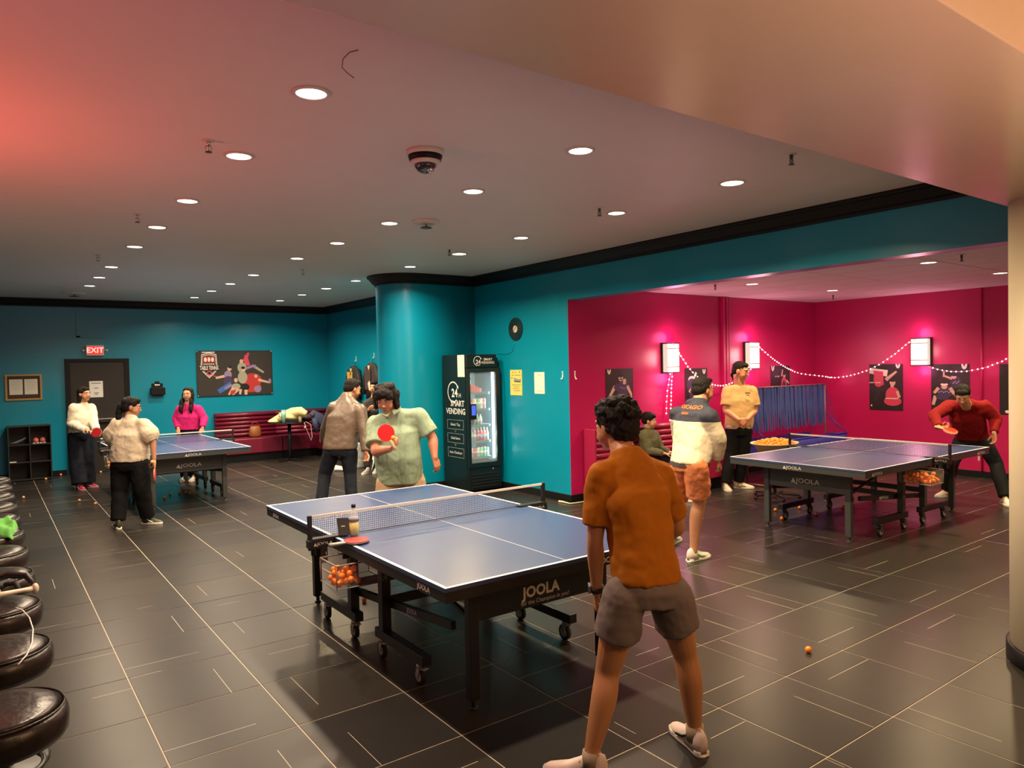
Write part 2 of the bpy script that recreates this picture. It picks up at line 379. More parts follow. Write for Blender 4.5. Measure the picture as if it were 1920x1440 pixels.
# sprinkler heads
sp = [(1.12, 4.54, 'white', 'sprinkler head on the left, nearest the pink glow'), (1.11, 6.95, 'white', 'second sprinkler head of the left side, beyond the nearest'), (1.10, 9.52, 'white', 'third sprinkler head of the left side'),
      (4.41, 2.80, 'black', 'dark sprinkler head close to the big ceiling beam'), (4.43, 4.69, 'black', 'dark sprinkler head beside the second light of the right row'), (4.44, 7.25, 'black', 'small sprinkler head just before a yellowish ceiling light'),
      (3.55, 9.63, 'white', 'small sprinkler head far back between middle and right rows')]
def sprinkler(x, y, z, label, dark=False):
    t = thing('sprinkler_head', label, 'sprinkler', (x, y, z), group='ceiling sprinklers')
    MB().lathe((x, y, z), [(.004, -.004), (.035, -.004), (.035, 0), (.004, 0)], n=16).build('escutcheon', M_TRIM, t)
    b = MB().cone((x, y, z-.03), (x, y, z-.003), .012, .012, 0, 10)
    for s in (-1, 1): b.tube([(x+s*.010, y, z-.03), (x+s*.019, y, z-.045), (x+s*.012, y, z-.062), (x, y, z-.068)], .0035, 0, 6)
    b.cone((x, y, z-.062), (x, y, z-.03), .003, .003, 0, 6)
    b.build('sprinkler_frame', M_DGREY if dark else M_CHROME, t)
    MB().lathe((x, y, z), [(.002, -.070), (.021, -.070), (.021, -.067), (.002, -.067)], n=12).build('deflector', M_DGREY, t)
for x, y, c, l in sp: sprinkler(x, y, ZC, l, c == 'black')
for px, py, l in ((1341, 537, 'sprinkler head under the magenta room ceiling behind the header, left one'), (1562, 556, 'tiny sprinkler head by the far recessed light of the magenta room'), (1803, 482, 'sprinkler head under the panelled ceiling near the white pillar')):
    p = onz(px, py, ZM-.03); sprinkler(p.x, p.y, ZM-.004, l, True)
# hooks and a stray cable
def hook(px, py, z, label):
    p = onz(px, py, z); t = MB().tube([p+V(0,0,0), p+V(0,0,-.03), p+V(.02,-.01,-.05), p+V(.035,-.02,-.035)], .004, 0, 6)
    solo('ceiling_hook', t, M_WHITE, p, label, 'hook', 'ceiling hooks')
hook(140, 518, ZC, 'small white hook at the far left of the ceiling'); hook(557, 541, ZC, 'small white hook beside a far ceiling light')
pts = [onz(x, y, ZC)-V(0,0,.004+d) for x, y, d in ((672,92,0), (655,92,.01), (643,100,.02), (641,112,.03), (650,122,.03), (663,126,.045))]
solo('ceiling_cable', MB().tube(pts, .0022, 0, 6), mat('cable_rose', (.16, .08, .07), .6), pts[0], 'short loose dark cable hanging in a loop from the pinkish ceiling', 'cable')
# camera dome
cx, cy = 2.31, 4.04
t = thing('dome_camera', 'black and white security dome camera on the ceiling', 'camera', (cx, cy, ZC))
MB().lathe((cx, cy, ZC), [(.005, 0), (.118, 0), (.118, -.028), (.112, -.032), (.005, -.032)], n=32).build('base', M_TRIM, t)
MB().lathe((cx, cy, ZC), [(.005, -.032), (.110, -.032), (.100, -.066), (.005, -.066)], n=32).build('black_ring', M_BLACK, t)
MB().lathe((cx, cy, ZC), [(.005, -.066), (.098, -.066), (.084, -.086), (.005, -.086)], n=32).build('lower_ring', M_TRIM, t)
MB().lathe((cx, cy, ZC), [(.005, -.086), (.070, -.086), (.067, -.104), (.050, -.126), (.026, -.138), (.004, -.141)], n=32).build('dome', mat('smoked_glass', (.03, .04, .05), .06, spec=.9), t)
MB().ball((cx+.01, cy-.04, ZC-.125), .020, 0).build('lens', M_CHROME, t)
# vent diffusers
def vent(x, y, r, label):
    t = thing('ceiling_vent', label, 'vent', (x, y, ZC), group='ceiling vents')
    MB().lathe((x, y, ZC), [(r*.62, 0), (r, 0), (r, -.008), (r*.66, -.03), (r*.60, -.028)], n=28).build('flange', M_TRIM, t)
    MB().lathe((x, y, ZC), [(.002, -.002), (r*.6, -.002), (r*.6, -.001), (.002, -.001)], n=24).build('throat', M_BLACK, t)
    MB().lathe((x, y, ZC), [(.003, -.045), (r*.42, -.06), (r*.44, -.064), (.003, -.06)], n=24).cone((x, y, ZC-.05), (x, y, ZC-.002), .006, .006, 0, 8).build('disc', M_DGREY, t)
vent(3.40, 5.96, .13, 'round dark ceiling vent between the middle and right light rows'); vent(1.26, 14.06, .17, 'flat ceiling vent at the far left by the back wall')
for px, py, l in ((447, 577, 'small detector at the far ceiling edge'),): pass

# ------------------------------------------------------------------ back wall fittings
def exit_sign():
    y = YB; t = thing('exit_sign', 'red lit EXIT sign with two small lamps above the back door', 'sign', (1.665, y, 2.16))
    MB().box((1.52, y-.06, 2.165), (1.81, y, 2.36)).build('housing', mat('sign_housing', (.6, .55, .5), .5), t, bevel=.008)
    MB().box((1.545, y-.064, 2.19), (1.785, y-.06, 2.335)).build('lit_panel', mat('exit_glow', (.5, .02, .02), .5, emit=(1, .03, .03), es=1.3), t)
    text('EXIT', .135, (1.665, y-.0645, 2.262), (1,0,0), (0,0,1), mat('exit_letter', (1, .7, .6), .5, emit=(1, .55, .5), es=1.3), t, bold=.02)
    for s in (-1, 1):
        MB().cone((1.665+s*.145, y-.03, 2.262), (1.665+s*.17, y-.03, 2.262), .01, .01, 0, 8).ball((1.665+s*.19, y-.04, 2.262), (.022, .025, .025), 0, 10, 6).build('emergency_lamp', M_TRIM, t)
exit_sign()
t = thing('framed_certificates', 'gold framed pair of paper certificates on the teal back wall', 'picture', (.555, YB, 1.39))
fr = MB()
for a, b in (((.285, 1.39), (.825, 1.42)), ((.285, 1.815), (.825, 1.845)), ((.285, 1.42), (.315, 1.815)), ((.795, 1.42), (.825, 1.815))): fr.box((a[0], YB-.03, a[1]), (b[0], YB, b[1]))
fr.build('frame', mat('gold_frame', (.42, .28, .10), .4, .3), t)
MB().box((.315, YB-.012, 1.42), (.795, YB-.004, 1.815)).build('backing', mat('dark_mount', (.05, .02, .012), .6), t)
for x0, x1, hd in ((.345, .54, 0), (.565, .76, 1)):
    q = MB().box((x0, YB-.015, 1.49), (x1, YB-.0125, 1.76))
    for k in range(6): q.box((x0+.03, YB-.0153, 1.72-k*.028), (x1-.03, YB-.015, 1.724-k*.028), 1)
    q.build('certificate', [M_PAPER, mat('grey_print', (.35, .33, .3), .7)], t)
# cubby shelf
t = thing('cubby_shelf', 'black six-compartment cubby shelf standing by the teal back wall', 'shelf', (.6, 15.15, 0))
b = MB(); x0, x1, y0, y1 = .285, .915, 14.98, 15.32
M_CUB = mat('cubby_laminate', (.022, .022, .022), .45)
for x in (x0, x1-.018): MB().box((x, y0, 0), (x+.018, y1, .955)).build('side_panel', M_CUB, t)
MB().box((.591, y0+.003, .03), (.606, y1, .94)).build('divider', M_CUB, t)
for z in (.015, .315, .62, .937): MB().box((x0+.018, y0+.003, z), (x1-.018, y1, z+.018)).build('shelf_board', M_CUB, t)
MB().box((x0, y1, .0), (x1, y1+.006, .955)).build('back_panel', M_CUB, t)
def shoe_pair(x, y, z, m1, m2, label, rz=PI):
    for s, w_ in ((-1, 'left'), (1, 'right')):
        pass
# red and white shoes on the top right shelf, cloth on the top left
for k, x in enumerate((.69, .79)):
    b = MB(); R = []
    for u_, wd, hz in ((0, .03, .06), (.03, .042, .095), (.09, .044, .09), (.16, .042, .06), (.22, .036, .045), (.26, .015, .03)):
        R.append([V(x+wd*math.cos(a), y0+.05+u_, .642+max(0, .5+.5*math.sin(a))*hz) for a in [2*PI*i/12 for i in range(12)]])
    b.rings(R)
    o = thing('shoe', 'red and white shoe on the top right shelf, %s of the pair' % ('left one' if k == 0 else 'right one'), 'shoe', (x, y0+.15, .638), group='shoes in the cubby')
    b.build('upper', mat('shoe_red_white', (.55, .10, .08), .5, var=.5, vscale=16), o)
    MB().prism([(x-.044, y0+.05), (x+.044, y0+.05), (x+.046, y0+.2), (x+.02, y0+.31), (x-.02, y0+.31), (x-.046, y0+.2)], .638, .652).build('sole', M_WHITE, o)
b = MB().tube([(.32, 15.05, .66), (.40, 15.04, .67), (.47, 15.06, .70), (.55, 15.05, .745)], [.012, .022, .02, .008], 0, 8)
solo('folded_cloth', b, mat('grey_green_cloth', (.10, .14, .13), .8), (.43, 15.05, .638), 'crumpled grey-green cloth on the top left cubby shelf', 'cloth')
solo('paper_card', MB().box((.30, 15.0, .333), (.40, 15.12, .341)), M_PAPER, (.35, 15.06, .333), 'small white card on the middle left cubby shelf', 'card')
# black wall basket
t = thing('wall_caddy', 'small black open-topped caddy with white lettering on the teal back wall', 'caddy', (2.70, YB, 1.38))
MB().box((2.60, YB-.012, 1.38), (2.80, YB-.002, 1.62)).prism([(2.66, YB-.012), (2.74, YB-.012), (2.74, YB-.002), (2.66, YB-.002)], 1.62, 1.66).build('back_plate', M_BLACK, t)
MB().box((2.575, YB-.11, 1.40), (2.825, YB-.10, 1.54)).box((2.575, YB-.10, 1.40), (2.585, YB, 1.54)).box((2.815, YB-.10, 1.40), (2.825, YB, 1.54)).box((2.575, YB-.10, 1.40), (2.825, YB, 1.41)).build('tray', M_BLACK, t, bevel=.004)
MB().box((2.655, YB-.0135, 1.58), (2.68, YB-.0125, 1.605)).box((2.688, YB-.0135, 1.575), (2.708, YB-.0125, 1.605)).box((2.716, YB-.0135, 1.58), (2.745, YB-.0125, 1.60)).build('print', M_WHITE, t, kind='stuff')

# ------------------------------------------------------------------ printed sheets: flat figures cut from coloured shapes
def sheet(origin, right, up, W, H):
    """returns helper adding flat shapes in sheet coordinates 0..1"""
    o = Vector(origin); R = Vector(right)*W; U = Vector(up)*H; n = Vector(right).cross(Vector(up)); st = [0]
    mb = MB()
    P = lambda x, y, d: o+R*x+U*y+n*d
    mb.add([P(0,0,0), P(1,0,0), P(1,1,0), P(0,1,0), P(0,0,.002), P(1,0,.002), P(1,1,.002), P(0,1,.002)], [(3,2,1,0),(4,5,6,7),(0,1,5,4),(1,2,6,5),(2,3,7,6),(3,0,4,7)], 0)
    def nxt(): st[0] += 1; return .002+.00012*st[0]
    def poly(pts, m):
        d = nxt(); pts = [(min(1, max(0, x)), min(1, max(0, y))) for x, y in pts]; mb.add([P(x, y, d) for x, y in pts], [tuple(range(len(pts)))], m)
    def oval(x, y, rx, ry, m, a=0, k=14):
        c, s = math.cos(a), math.sin(a); asp = W/H
        poly([(x+rx*math.cos(t)*c-ry*math.sin(t)*s/asp, y+(rx*math.cos(t)*s*asp+ry*math.sin(t)*c)) for t in [2*PI*i/k for i in range(k)]], m)
    def limb(x0, y0, x1, y1, w0, w1, m):
        asp = W/H; dx, dy = (x1-x0)*asp, y1-y0; L = math.hypot(dx, dy); nx_, ny_ = -dy/L, dx/L
        poly([(x0+nx_*w0/asp, y0+ny_*w0), (x0-nx_*w0/asp, y0-ny_*w0), (x1-nx_*w1/asp, y1-ny_*w1), (x1+nx_*w1/asp, y1+ny_*w1)][::-1], m)
    def txt(s, x, y, size, m, stretch=1, bold=0):
        text(s, size, P(x, y, nxt()), right, up, None, None, mb=mb, mi=m, depth=0, stretch=stretch, bold=bold)
    return mb, poly, oval, limb, txt
PM = [mat('poster_dark', (.014, .010, .010), .45), mat('print_skin', (.55, .36, .28), .4), mat('print_navy', (.05, .035, .09), .4), mat('print_white', (.75, .68, .64), .4),
      mat('print_pink', (.55, .05, .10), .4), mat('print_grey', (.022, .018, .016), .65), mat('print_black', (.01, .008, .008), .4), mat('print_blue', (.04, .12, .42), .4),
      mat('print_red', (.42, .03, .03), .4), mat('print_olive', (.30, .31, .24), .4), mat('print_lilac', (.25, .18, .33), .4)]
def wings(poly, x, y, s, asp):      # the pale winged mark in a poster's corner
    poly([(x-.9*s, y+s*asp), (x-.35*s, y+.9*s*asp), (x, y), (x+.35*s, y+.9*s*asp), (x+.9*s, y+s*asp), (x+.75*s, y-.2*s*asp), (x+.3*s, y-.8*s*asp), (x-.3*s, y-.8*s*asp), (x-.75*s, y-.2*s*asp)][::-1], 3)
def poster(origin, right, W, H, kind, label):
    mb, poly, oval, limb, txt0 = sheet(origin, right, (0,0,1), W, H); asp = W/H
    def txt(s, x, y, size, m, stretch=1, bold=0):
        n = len(s); cw = size*.62*stretch/asp
        for k in range(n):
            if s[k] != ' ': x0 = x+(k-n/2)*cw; poly([(x0, y-size*.3), (x0+cw*.7, y-size*.3), (x0+cw*.7, y+size*.25), (x0, y+size*.25)], m)
    if kind == 'point':     # player raising a fist, other arm low
        oval(.75, .8, .2, .2, 5); limb(.33, .62, .12, .40, .045, .03, 1); oval(.62, .57, .24, .16, 2); limb(.42, .66, .32, .56, .05, .05, 2)
        limb(.78, .62, .93, .42, .04, .03, 1); oval(.92, .39, .04, .03, 1); limb(.67, .66, .68, .76, .04, .05, 1); oval(.68, .73, .06, .05, 1)
        oval(.54, .80, .085, .075, 1); oval(.54, .845, .09, .04, 6); oval(.55, .77, .06, .014, 6); limb(.50, .60, .70, .56, .008, .008, 10); poly([(.4,.1),(.8,.1),(.78,.45),(.42,.45)], 2)
        wings(poly, .12, .93, .07, asp); txt('CLASS', .80, .32, .045, 3)
    elif kind == 'drink':
        oval(.6, .8, .3, .22, 5); oval(.3, .72, .16, .10, 3); oval(.3, .60, .22, .16, 2); limb(.2, .5, .4, .3, .06, .05, 1); oval(.36, .38, .16, .14, 2); limb(.38, .75, .5, .9, .03, .03, 3); wings(poly, .85, .91, .08, asp)
    elif kind == 'jump':
        txt('TO WIN', .34, .72, .05, 3); limb(.56, .72, .62, .9, .03, .02, 1); oval(.68, .50, .15, .20, 4); oval(.68, .5, .09, .1, 2); oval(.70, .74, .07, .06, 1); oval(.70, .775, .07, .03, 6); limb(.8, .6, .95, .52, .035, .02, 1)
        oval(.3, .12, .11, .10, 1); oval(.3, .09, .07, .05, 5); limb(.6, .3, .55, .05, .05, .04, 1); oval(.85, .1, .13, .07, 3); wings(poly, .1, .93, .09, asp)
    elif kind == 'duo':
        oval(.35, .86, .5, .10, 5); limb(.0, .86, .55, .80, .06, .07, 3); oval(.28, .66, .15, .16, 4); poly([(.12,.86),(.42,.84),(.44,.55),(.2,.52)], 4); limb(.0, .48, .5, .45, .035, .05, 5); limb(.3, .5, .2, .2, .05, .02, 5)
        limb(.50, .66, .82, .84, .04, .02, 1); oval(.70, .33, .21, .18, 4); oval(.70, .2, .26, .1, 4); limb(.83, .42, .9, .28, .03, .03, 1); oval(.70, .60, .085, .07, 1); oval(.70, .645, .09, .03, 6); limb(.68, .5, .7, .57, .03, .035, 1)
        wings(poly, .86, .95, .075, asp); txt('HIGH SPEED', .18, .60, .04, 3); txt('TENERGY', .68, .26, .045, 3, 1.4); txt('1', .07, .1, .06, 3); poly([(.1,.035),(.95,.045),(.95,.05),(.1,.04)], 5)
    elif kind == 'team':
        oval(.7, .62, .5, .22, 5); oval(.65, .60, .14, .13, 2); limb(.55, .68, .36, .74, .025, .02, 1); limb(.34, .72, .34, .84, .02, .018, 1); oval(.6, .72, .07, .045, 1); oval(.61, .755, .07, .02, 6)
        oval(.38, .40, .22, .13, 2); limb(.2, .48, .08, .36, .035, .03, 1); limb(.5, .48, .62, .34, .04, .03, 1); oval(.35, .50, .08, .05, 1); oval(.35, .555, .10, .03, 3); oval(.35, .585, .06, .015, 6)
        limb(.12, .3, .05, .1, .04, .03, 1); oval(.3, .28, .18, .07, 2)
        for k in range(10): oval(.2+.045*k, .38+.012*(k % 3), .012, .008, 3)
        for k in range(6): oval(.58+.03*k, .58+.02*(k % 3), .012, .008, 3)
        wings(poly, .87, .94, .085, asp)
    else:
        txt('TIMO', .5, .34, .05, 5, 1.3); limb(.8, .72, .95, .85, .008, .006, 5); oval(.9, .48, .05, .05, 1); oval(.85, .40, .12, .06, 5); oval(.2, .06, .06, .03, 3)
    o = mb.build('poster', PM, origin=origin); return tag(o, label, 'poster', 'posters on the magenta walls')
E_ = .004
poster((6.82, YM-E_, 1.10), (1,0,0), .525, .645, 'point', 'dark poster of a player raising a hand, leftmost on the magenta wall')
poster((8.44, YM-E_, 1.09), (1,0,0), .52, .63, 'drink', 'dark poster of a player half hidden behind the navy hooded man')
poster((10.60, YM-E_, 1.09), (1,0,0), .55, .63, 'jump', 'dark poster of a jumping player above the blue practice net')
poster((XM-E_, 6.19, .955), (0,-1,0), .545, .76, 'duo', 'poster of two players in red shirts on the far magenta wall')
poster((XM-E_, 5.215, 1.00), (0,-1,0), .545, .70, 'team', 'poster of two players in speckled navy shirts behind the red sweater man')
poster((XM-E_, 4.275, .955), (0,-1,0), .50, .735, 'plain', 'nearly black poster cut off by the white pillar')
# banner on the back wall
bx, bw, bz, bh = 3.42, 1.51, 1.325, .925
mb, poly, oval, limb, txt = sheet((bx, YB-.02, bz), (1,0,0), (0,0,1), bw, bh)
poly([(.015,.02),(.985,.02),(.985,.97),(.015,.97)], 5)
limb(.30, .40, .20, .46, .008, .012, 8); limb(.24, .40, .36, .44, .022, .03, 1); limb(.35, .43, .42, .5, .03, .05, 10); oval(.40, .47, .05, .09, 10); oval(.42, .60, .028, .05, 1); oval(.43, .635, .03, .03, 6); oval(.40, .32, .06, .12, 2)
limb(.27, .10, .44, .26, .05, .06, 7); limb(.35, .16, .44, .24, .02, .03, 10)
limb(.62, .75, .68, .95, .05, .02, 4); limb(.66, .66, .64, .9, .06, .03, 4)
oval(.585, .62, .06, .12, 9); oval(.58, .76, .024, .045, 1); limb(.64, .60, .75, .66, .025, .03, 10); limb(.75, .64, .88, .50, .03, .02, 9); oval(.76, .64, .02, .04, 10)
oval(.72, .33, .13, .16, 8); oval(.70, .18, .14, .12, 8); oval(.79, .13, .05, .08, 10); limb(.80, .34, .95, .27, .03, .02, 1); oval(.96, .30, .02, .06, 10); oval(.77, .42, .022, .04, 1)
oval(.59, .40, .065, .14, 9); oval(.60, .58, .026, .05, 1); oval(.60, .615, .028, .03, 6); oval(.56, .18, .05, .06, 6); oval(.62, .18, .06, .08, 6); limb(.56, .14, .55, .02, .03, .02, 1); limb(.63, .12, .63, .01, .035, .03, 1)
oval(.50, .34, .025, .05, 1); oval(.50, .20, .06, .07, 9); limb(.47, .18, .40, .02, .04, .02, 1); limb(.53, .15, .45, .02, .04, .02, 1); poly([(.43,.12),(.50,.12),(.47,.03),(.42,.03)], 8)
sx, sy = .16, .66
shield = [(-.095,.26),(0,.30),(.095,.26),(.105,.0),(.085,-.12),(0,-.26),(-.085,-.12),(-.105,.0)]
for k, (s, m) in enumerate(((1, 3), (.93, 6), (.87, 3), (.82, 6))): poly([(sx+x*s, sy+y*s) for x, y in shield][::-1], m)
poly([(sx-.075, sy+.08), (sx+.075, sy+.08), (sx+.07, sy+.20), (sx, sy+.225), (sx-.07, sy+.20)], 8)
for k in (-1, 0, 1): oval(sx+k*.045, sy+.145, .017, .05, 3)
for k in range(6): poly([(sx-.07+k*.024, sy+.035), (sx-.055+k*.024, sy+.035), (sx-.055+k*.024, sy+.06), (sx-.07+k*.024, sy+.06)], 3)
poly([(sx-.12,sy-.10),(sx+.12,sy-.10),(sx+.125,sy+.02),(sx-.125,sy+.02)], 6)
txt('TABLE TENNIS', sx, sy-.04, .115, 3, .48, .015); oval(sx, sy-.15, .035, .05, 4); oval(sx, sy-.15, .022, .03, 6); poly([(sx-.09,.955),(sx+.075,.955),(sx+.075,.975),(sx-.09,.975)], 3)
t = thing('wall_banner', 'wide dark sports banner with a TABLE TENNIS shield and leaping players', 'banner', (bx+bw/2, YB, bz))
mb.build('print', PM, t)
b = MB()
for cxx, czz in ((bx+.02, bz+bh-.02), (bx+bw-.02, bz+bh-.02), (bx+.02, bz+.02), (bx+bw-.02, bz+.02)): b.cone((cxx, YB-.025, czz), (cxx, YB-.020, czz), .010, .010, 0, 10)
b.build('eyelets', M_TRIM, t)

# right teal wall: clock, papers, hooks, jerseys
t = thing('record_clock', 'round black clock shaped like a vinyl record on the teal wall', 'clock', (XW, 8.305, 2.34))
def xdisc(mb, x, y, z, r, d, m=0, n=32):
    mb.rings([[V(x, y+r*math.cos(2*PI*i/n), z+r*math.sin(2*PI*i/n)) for i in range(n)], [V(x-d, y+r*math.cos(2*PI*i/n), z+r*math.sin(2*PI*i/n)) for i in range(n)]], m, False); return mb
xdisc(MB(), XW-.006, 8.305, 2.34, .165, .006).build('disc', mat('vinyl', (.008, .012, .014), .22), t)
g = MB()
for k in range(5):
    r = .155-.02*k; g.tube([V(XW-.013, 8.305+r*math.cos(2*PI*i/32), 2.34+r*math.sin(2*PI*i/32)) for i in range(33)], .0015, 0, 4)
g.build('grooves', mat('groove', (.04, .09, .10), .3), t)
xdisc(MB(), XW-.0125, 8.305, 2.34, .052, .003).build('label_disc', mat('clock_label', (.6, .52, .42), .6, var=.3, vscale=40), t)
MB().bar((XW-.017, 8.305, 2.34), (XW-.017, 8.27, 2.40), .006, .002).bar((XW-.018, 8.305, 2.34), (XW-.018, 8.36, 2.30), .005, .002).build('hand', M_BLACK, t)
solo('clock_cable', MB().tube([(XW-.006, 8.32, 2.17), (XW-.006, 8.40, 2.02), (XW-.006, 8.55, 1.98), (XW-.006, 8.75, 2.0)], .003, 0, 6), M_TEAL, (XW-.006, 8.32, 2.17), 'thin teal-painted cable trailing from the record clock to the fridge top', 'cable')
def paper(y0, z0, W, H, kind, label, m):
    mb, poly, oval, limb, txt = sheet((XW-.003, y0, z0), (0,-1,0), (0,0,1), W, H)
    if kind == 'yellow':
        for x in (.25, .5)*(kind == 'yellow'): poly([(x-.06, .885), (x+.05, .885), (x+.05, .915), (x-.06, .915)], 2)
        oval(.8, .91, .05, .03, 2); oval(.2, .79, .04, .025, 2); poly([(.35,.78),(.9,.78),(.9,.80),(.35,.80)][::1], 2)
        oval(.16, .68, .05, .03, 2); poly([(.3,.55),(.9,.55),(.92,.66),(.7,.63),(.35,.70)], 1); poly([(.35,.52),(.9,.50),(.88,.56),(.4,.58)], 2)
        for k, (a, b_) in enumerate(((.15,.9), (.3,.75), (.2,.8), (.3,.85))): poly([(a,.40-k*.075),(b_,.40-k*.075),(b_,.418-k*.075),(a,.418-k*.075)], 2)
    else:
        poly([(.2,.12),(.8,.12),(.8,.135),(.2,.135)], 2); poly([(.3,.86),(.7,.86),(.7,.875),(.3,.875)], 2)
    o = mb.build('wall_notice', [m, mat('print_mid', (.25, .3, .3), .6), mat('print_ink', (.12, .10, .05), .6)], origin=(XW-.003, y0, z0)); tag(o, label, 'notice')
paper(8.465, 1.39, .285, .365, 'yellow', 'yellow printed notice taped to the teal wall', mat('yellow_paper', (.72, .62, .16), .6))
paper(7.895, 1.42, .225, .30, 'white', 'cream paper sheet taped to the teal wall, right of the yellow notice', M_PAPER)
def whook(p, n, label):
    s = n.cross(V(0,0,1)); q = MB().obox(p+V(0,0,.03), s*.008, n*.003, V(0,0,.035))
    q.ball(p+V(0,0,.068)+n*.003, (.010, .010, .012), 0, 8, 6); q.tube([p+V(0,0,.01)+n*.003, p+V(0,0,-.02)+n*.008, p+V(0,0,-.032)+n*.022, p+V(0,0,-.015)+n*.034], .007, 0, 8)
    return solo('wall_hook', q, mat('hook_white', (.75, .85, .85), .4), p, label, 'hook', 'white wall hooks')
whook(V(XW, 7.29, 1.65), V(-1,0,0), 'white adhesive hook on the teal wall beside the magenta corner')
whook(V(6.27, YM, 1.65), V(0,-1,0), 'white adhesive hook on the magenta wall beside the teal corner')
def jersey(y, zt, main, front, white, label):
    whook(V(XW, y, zt+.02), V(-1,0,0), 'white adhesive hook holding %s' % label.split(' hanging')[0])
    t = thing('hanging_jacket', label, 'jacket', (XW-.10, y, zt-.60), group='jackets on wall hooks')
    b = MB(); b.tube([(XW-.03, y, zt+.0), (XW-.035, y, zt-.06), (XW-.06, y, zt-.10)], .004, 0, 6)
    b.tube([(XW-.06, y-.17, zt-.17), (XW-.06, y, zt-.10), (XW-.06, y+.17, zt-.17)], .006, 0, 6); b.build('hanger', M_BLACK, t)
    R = []
    for z, wd, dp in ((-.09, .06, .03), (-.12, .13, .035), (-.17, .22, .045), (-.24, .25, .05), (-.45, .235, .05), (-.80, .25, .05)):
        R.append([V(XW-.062+dp*math.sin(a)*(1+.3*math.sin(6*a+z*9)), y+wd*math.cos(a), zt+z) for a in [2*PI*i/32 for i in range(32)]])
    MB().rings(R).build('shell', mat('jacket_'+main[0], main[1], .7, bump=.3, bscale=14), t)
    for s in (-1, 1): MB().tube([(XW-.06, y+s*.20, zt-.18), (XW-.07, y+s*.285, zt-.38), (XW-.07, y+s*.30, zt-.72)], [.05, .05, .042], 0, 10).build('sleeve', mat('sleeve_'+main[0], tuple(c*.6 for c in main[1]), .7), t)
    MB().obox((XW-.118, y+.07, zt-.42), V(.004,0,0), V(0,.13,0), V(0,0,.20)).build('front_print', mat('front_'+main[0], front, .7, var=.6, vscale=9), t, bevel=.003)
    MB().add([(XW-.123, y-.05, zt-.15), (XW-.123, y+.06, zt-.15), (XW-.123, y, zt-.26)], [(0,1,2)]).build('collar', mat('white_patch', white, .6), t)
    MB().add([(XW-.125, y-.12, zt-.60), (XW-.125, y+.0, zt-.64), (XW-.125, y+.06, zt-.50), (XW-.125, y-.02, zt-.44), (XW-.125, y-.08, zt-.52)], [(0,1,2,3,4)]).build('chest_print', mat('white_patch', white, .6), t)
jersey(13.83, 1.98, ('gold', (.02, .025, .02)), (.55, .33, .06), (.6, .6, .45), 'black and gold jacket hanging on a teal wall hook')
jersey(12.98, 2.03, ('black', (.03, .02, .02)), (.05, .03, .03), (.7, .65, .6), 'black jacket with white patches hanging on a teal wall hook')

# ------------------------------------------------------------------ fridge
FX0, FX1, FY0, FY1, FZ = 5.53, 6.10, 8.62, 9.30, 1.99
t = thing('vending_fridge', 'tall black glass-door vending fridge with lit shelves in the teal corner', 'fridge', ((FX0+FX1)/2, (FY0+FY1)/2, 0))
M_FR = mat('fridge_black', (.006, .010, .011), .3)
M_FRIN = mat('fridge_inside', (.10, .20, .24), .5)
b = MB().box((FX0, FY0+.06, .04), (FX0+.02, FY1, FZ)).box((FX1-.02, FY0+.06, .04), (FX1, FY1, FZ-.05)).box((FX0, FY1-.02, .04), (FX1, FY1, FZ-.05)).box((FX0, FY0+.06, 1.76), (FX1-.03, FY1, FZ)).box((FX0, FY0+.06, .04), (FX1, FY1, .44))
b.build('cabinet', M_FR, t, bevel=.004)
MB().box((FX0+.02, FY1-.03, .44), (FX1-.02, FY1-.02, 1.76)).box((FX0+.02, FY0+.08, .44), (FX0+.025, FY1-.02, 1.76)).box((FX1-.025, FY0+.08, .44), (FX1-.02, FY1-.02, 1.76)).box((FX0+.02, FY0+.08, 1.75), (FX1-.02, FY1-.02, 1.76)).box((FX0+.02, FY0+.08, .44), (FX1-.02, FY1-.02, .45)).build('liner', M_FRIN, t)
hd = MB().box((FX0, FY0+.02, 1.80), (FX1-.05, FY0+.06, FZ)).build('header_panel', M_FR, t, bevel=.006)
gx = FX0+.17
def ring_mark(c, right, up, r, parent, gap=(-.9, .6)):
    c = Vector(c); right = Vector(right); up = Vector(up); n = right.cross(up)*.0012; P = []; N = 28
    m = MB(); a0, a1 = gap[1], 2*PI+gap[0]
    for k in range(N+1):
        a = a0+(a1-a0)*k/N; P.append((c+n+right*(math.cos(a)*r)+up*(math.sin(a)*r), c+n+right*(math.cos(a)*r*.88)+up*(math.sin(a)*r*.88)))
    for k in range(N): m.add([P[k][0], P[k+1][0], P[k+1][1], P[k][1]], [(0,1,2,3)])
    a = a0; q = c+n+right*(math.cos(a)*r*.94)+up*(math.sin(a)*r*.94); tdir = right*math.sin(a)-up*math.cos(a); rd = right*math.cos(a)+up*math.sin(a)
    m.add([q+rd*r*.18, q-rd*r*.18, q+tdir*r*.28], [(0,1,2)])
    return m.build('ring_mark', M_WHITE, parent)
yf = FY0+.02
ring_mark((gx+.02, yf, 1.895), (1,0,0), (0,0,1), .070, hd); text('24', .085, (gx+.03, yf, 1.878), (1,0,0), (0,0,1), M_WHITE, hd, depth=.002, bold=.02); text('H', .04, (gx+.095, yf, 1.868), (1,0,0), (0,0,1), M_WHITE, hd, depth=.002)
text('SMART', .05, (gx+.20, yf, 1.915), (1,0,0), (0,0,1), M_WHITE, hd, depth=.002, bold=.015); text('VENDING', .05, (gx+.20, yf, 1.868), (1,0,0), (0,0,1), M_WHITE, hd, depth=.002, bold=.015)
